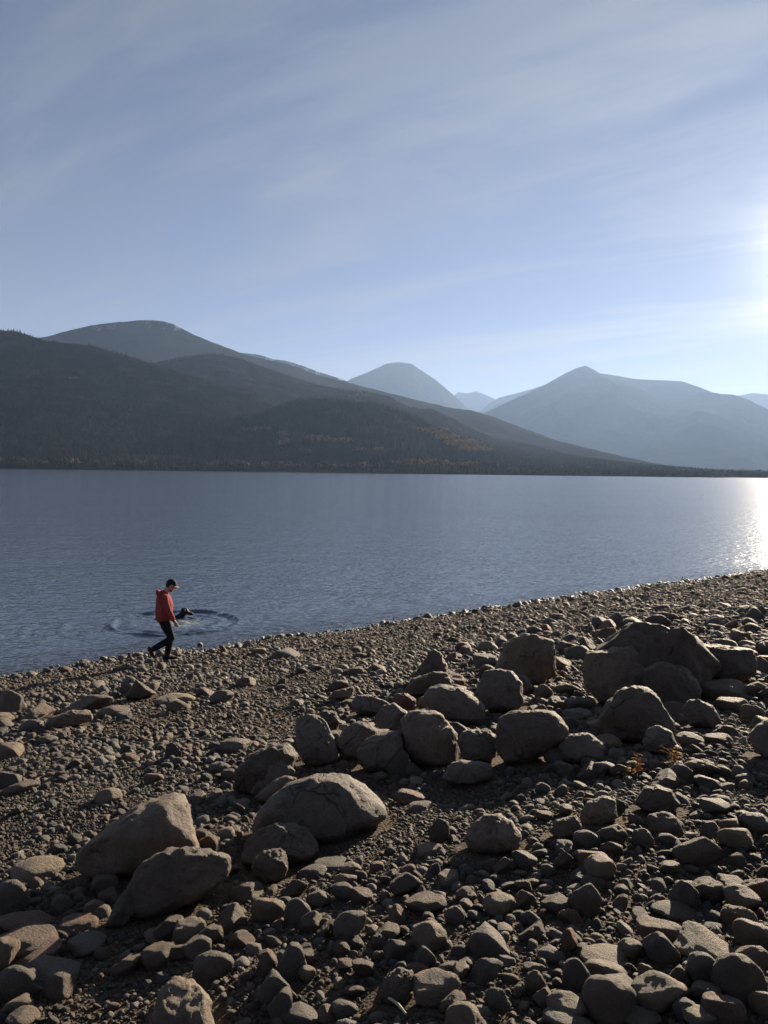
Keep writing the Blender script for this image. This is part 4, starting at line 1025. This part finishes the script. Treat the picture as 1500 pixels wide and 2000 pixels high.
# shoes
for s in (-1, 1):
    L = legs[s]; V, Fc = [], []
    d = (L[3] - L[2]); ank = L[2]
    if s == 1:
        loft(V, Fc, [(ank.x - .085, ank.y, .045), (ank.x - .03, ank.y, .05), (ank.x + .08, ank.y, .045), (ank.x + .17, ank.y - .003, .038), (ank.x + .215, ank.y - .005, .034)], [(.042, .036), (.050, .042), (.046, .047), (.034, .046), (.022, .034)])
        loft(V, Fc, [(ank.x - .015, ank.y, .05), (ank.x - .005, ank.y, .13), (ank.x, ank.y, .165)], [.058, .054, .052])
    else:
        ax = Vector((.40, 0, -.90)).normalized(); pp = Vector((-.90, 0, -.40)).normalized()
        c0 = ank + pp * .035
        loft(V, Fc, [c0 - ax * .075, c0 - ax * .02, c0 + ax * .07, c0 + ax * .14 - pp * .004, c0 + ax * .185 - pp * .012], [(.040, .036), (.048, .042), (.045, .047), (.034, .046), (.022, .034)])
        up = (L[1] - ank).normalized()
        loft(V, Fc, [c0 - ax * .01, ank, ank + up * .065], [.054, .055, .052])
    fuse('shoe', V, Fc, .007, M_SHOE, person)
a = arms[-1]; dv = (a[2] - a[1]).normalized(); V, Fc = [], []
loft(V, Fc, [a[2] + dv * -.004, a[2] + dv * .018], [.031, .031], 14)
fuse('watch', V, Fc, .005, M_STRAP, person, 1)
pz = max(ground(person_xy[0], person_xy[1])[0], 0.0)
person.location = (person_xy[0], person_xy[1], pz + .015)
person.rotation_euler = (0, 0, R(17))

# ------------------------------------------------------------------ swimming dog: head and shoulders out of the water, body below
M_DOG = plain('black_dog_coat', (.010, .0095, .011), .6, 40, .4, .25)
V, Fc = [], []
loft(V, Fc, [(-.62, 0, -.13), (-.45, 0, -.10), (-.25, 0, -.12), (-.05, 0, -.12), (.08, 0, -.05)], [(.07, .07), (.12, .11), (.13, .12), (.155, .13), (.11, .10)])
loft(V, Fc, [(0, 0, -.07), (.09, 0, .03), (.14, 0, .10)], [(.105, .09), (.085, .078), (.075, .072)])      # neck
ball(V, Fc, (.165, 0, .125), (.095, .082, .082), Matrix.Rotation(R(18), 3, 'Y'))                     # skull
loft(V, Fc, [(.20, 0, .105), (.27, 0, .072), (.325, 0, .048), (.345, 0, .042)], [(.055, .05), (.043, .040), (.036, .034), (.026, .026)])   # muzzle
loft(V, Fc, [(.20, 0, .075), (.26, 0, .040), (.31, 0, .022)], [(.030, .034), (.020, .026), (.014, .020)])     # jaw
for s in (-1, 1):
    loft(V, Fc, [(-.02, s * .08, -.16), (.06, s * .085, -.28), (.16, s * .08, -.33), (.20, s * .08, -.37)], [.055, .038, .030, .034])   # paddling forelegs
    loft(V, Fc, [(-.48, s * .075, -.15), (-.42, s * .08, -.30), (-.54, s * .075, -.42), (-.50, s * .075, -.50), (-.45, s * .075, -.51)], [.075, .05, .032, .028, .03])
loft(V, Fc, [(-.62, 0, -.11), (-.78, 0, -.06), (-.92, 0, -.03)], [.035, .028, .014])
dog = fuse('dog', V, Fc, .009, M_DOG)
tag(dog, 'wet black dog swimming with only its head above the rippled water', 'dog')
for s in (-1, 1):
    V, Fc = [], []
    loft(V, Fc, [(.135, s * .070, .185), (.125, s * .098, .150), (.13, s * .105, .095), (.14, s * .100, .060)], [(.030, .012), (.042, .012), (.036, .010), (.016, .008)], 10)
    fuse('ear', V, Fc, .006, M_DOG, dog)
V, Fc = [], []; ball(V, Fc, (.352, 0, .055), (.014, .017, .012)); fuse('nose', V, Fc, .004, M_STRAP, dog, 1)
dog.location = (dog_p[0] - .18, dog_p[1], .035); dog.scale = (1.18, 1.18, 1.18)
dog.rotation_euler = (0, 0, R(22))

# ------------------------------------------------------------------ dry weeds, twig
M_LEAF = foliage_material('dry_orange_leaf', [(0, (.42, .20, .05)), (1, (.55, .30, .08))], .5)
M_STEM = plain('dry_stem', (.22, .12, .06), .8, 60, .3)
def weed(px, py, label, seed, n_stem, hgt):
    r_ = random.Random(seed); p, _ = hit(px, py)
    root = bpy.data.objects.new('dry_weed', None); col.objects.link(root)
    root.location = (p[0], p[1], ground(p[0], p[1])[0]); root.empty_display_size = .05
    tag(root, label, 'weed', 'dry weeds among the stones')
    for i in range(n_stem):
        a = r_.uniform(0, 6.28); lean = r_.uniform(.15, .9); L = hgt * r_.uniform(.7, 1.2)
        pts = [Vector((lean * L * t * t * math.cos(a), lean * L * t * t * math.sin(a) * .6, L * (t - .35 * lean * t * t))) for t in (0, .25, .5, .75, 1)]
        V, Fc = [], []
        loft(V, Fc, pts, [.0035, .003, .0028, .0022, .0015], 6)
        st = obj('stem', mesh_np('stem', V, [f if len(f) == 4 else (*f, f[-1]) for f in Fc if len(f) == 4]), M_STEM, root)
        for j in range(4):
            q = pts[1 + j]; la = r_.uniform(0, 6.28); ll = r_.uniform(.03, .06); w = ll * .22
            d = Vector((math.cos(la), math.sin(la), r_.uniform(-.8, .4))).normalized(); sd = d.cross(Vector((0, 0, 1))).normalized()
            P_ = [q, q + d * ll * .4 + sd * w, q + d * ll * .45 + Vector((0, 0, .006)), q + d * ll * .4 - sd * w, q + d * ll]
            me = mesh_np('leaf', [tuple(v) for v in P_], [(0, 1, 2), (0, 2, 3), (1, 4, 2), (2, 4, 3)]); obj('leaf', me, M_LEAF, st)
weed(1245, 1512, 'dry orange weed with bent stems in front of the dark rounded boulder', 3, 5, .13)
weed(1318, 1492, 'dry orange weed growing beside the egg-shaped grey boulder', 8, 5, .15)
weed(1218, 1520, 'low sprawling reddish weed next to a taller bent one', 12, 4, .07)
p, _ = hit(765, 1970); q, _ = hit(790, 1992)
V, Fc = [], []
d = Vector(q - p)
loft(V, Fc, [Vector((0, 0, .03)) - d * .25, Vector((0, .004, .032)), d * .5 + Vector((.003, 0, .034)), d * 1.1 + Vector((0, 0, .026))], [.0045, .006, .0055, .004], 8)
tw = obj('twig', mesh_np('twig', V, [f for f in Fc if len(f) == 4]), plain('pale_twig', (.42, .38, .26), .7, 40, .2))
tw.location = p
tag(tw, 'short pale bleached twig lying among stones beside the craggy square boulder', 'twig')

# ------------------------------------------------------------------ haze
hv = [(-16000, -420, -6.0), (20000, -420, -6.0), (20000, 17500, -6.0), (-16000, 17500, -6.0), (-16000, -420, 1450), (20000, -420, 1450), (20000, 17500, 1450), (-16000, 17500, 1450)]
hf = [(0, 3, 2, 1), (4, 5, 6, 7), (0, 1, 5, 4), (1, 2, 6, 5), (2, 3, 7, 6), (3, 0, 4, 7)]
hm_ = bpy.data.materials.new('haze'); hm_.use_nodes = True
hn = hm_.node_tree; hn.nodes.clear()
ho_ = hn.nodes.new('ShaderNodeOutputMaterial'); pv = hn.nodes.new('ShaderNodeVolumePrincipled')
pv.inputs['Color'].default_value = (.40, .60, 1.0, 1); pv.inputs['Density'].default_value = 4.4e-5; pv.inputs['Anisotropy'].default_value = .30
hn.links.new(pv.outputs[0], ho_.inputs['Volume'])
hz = obj('haze', mesh_np('haze', hv, hf, False), hm_); tag(hz, kind='stuff')
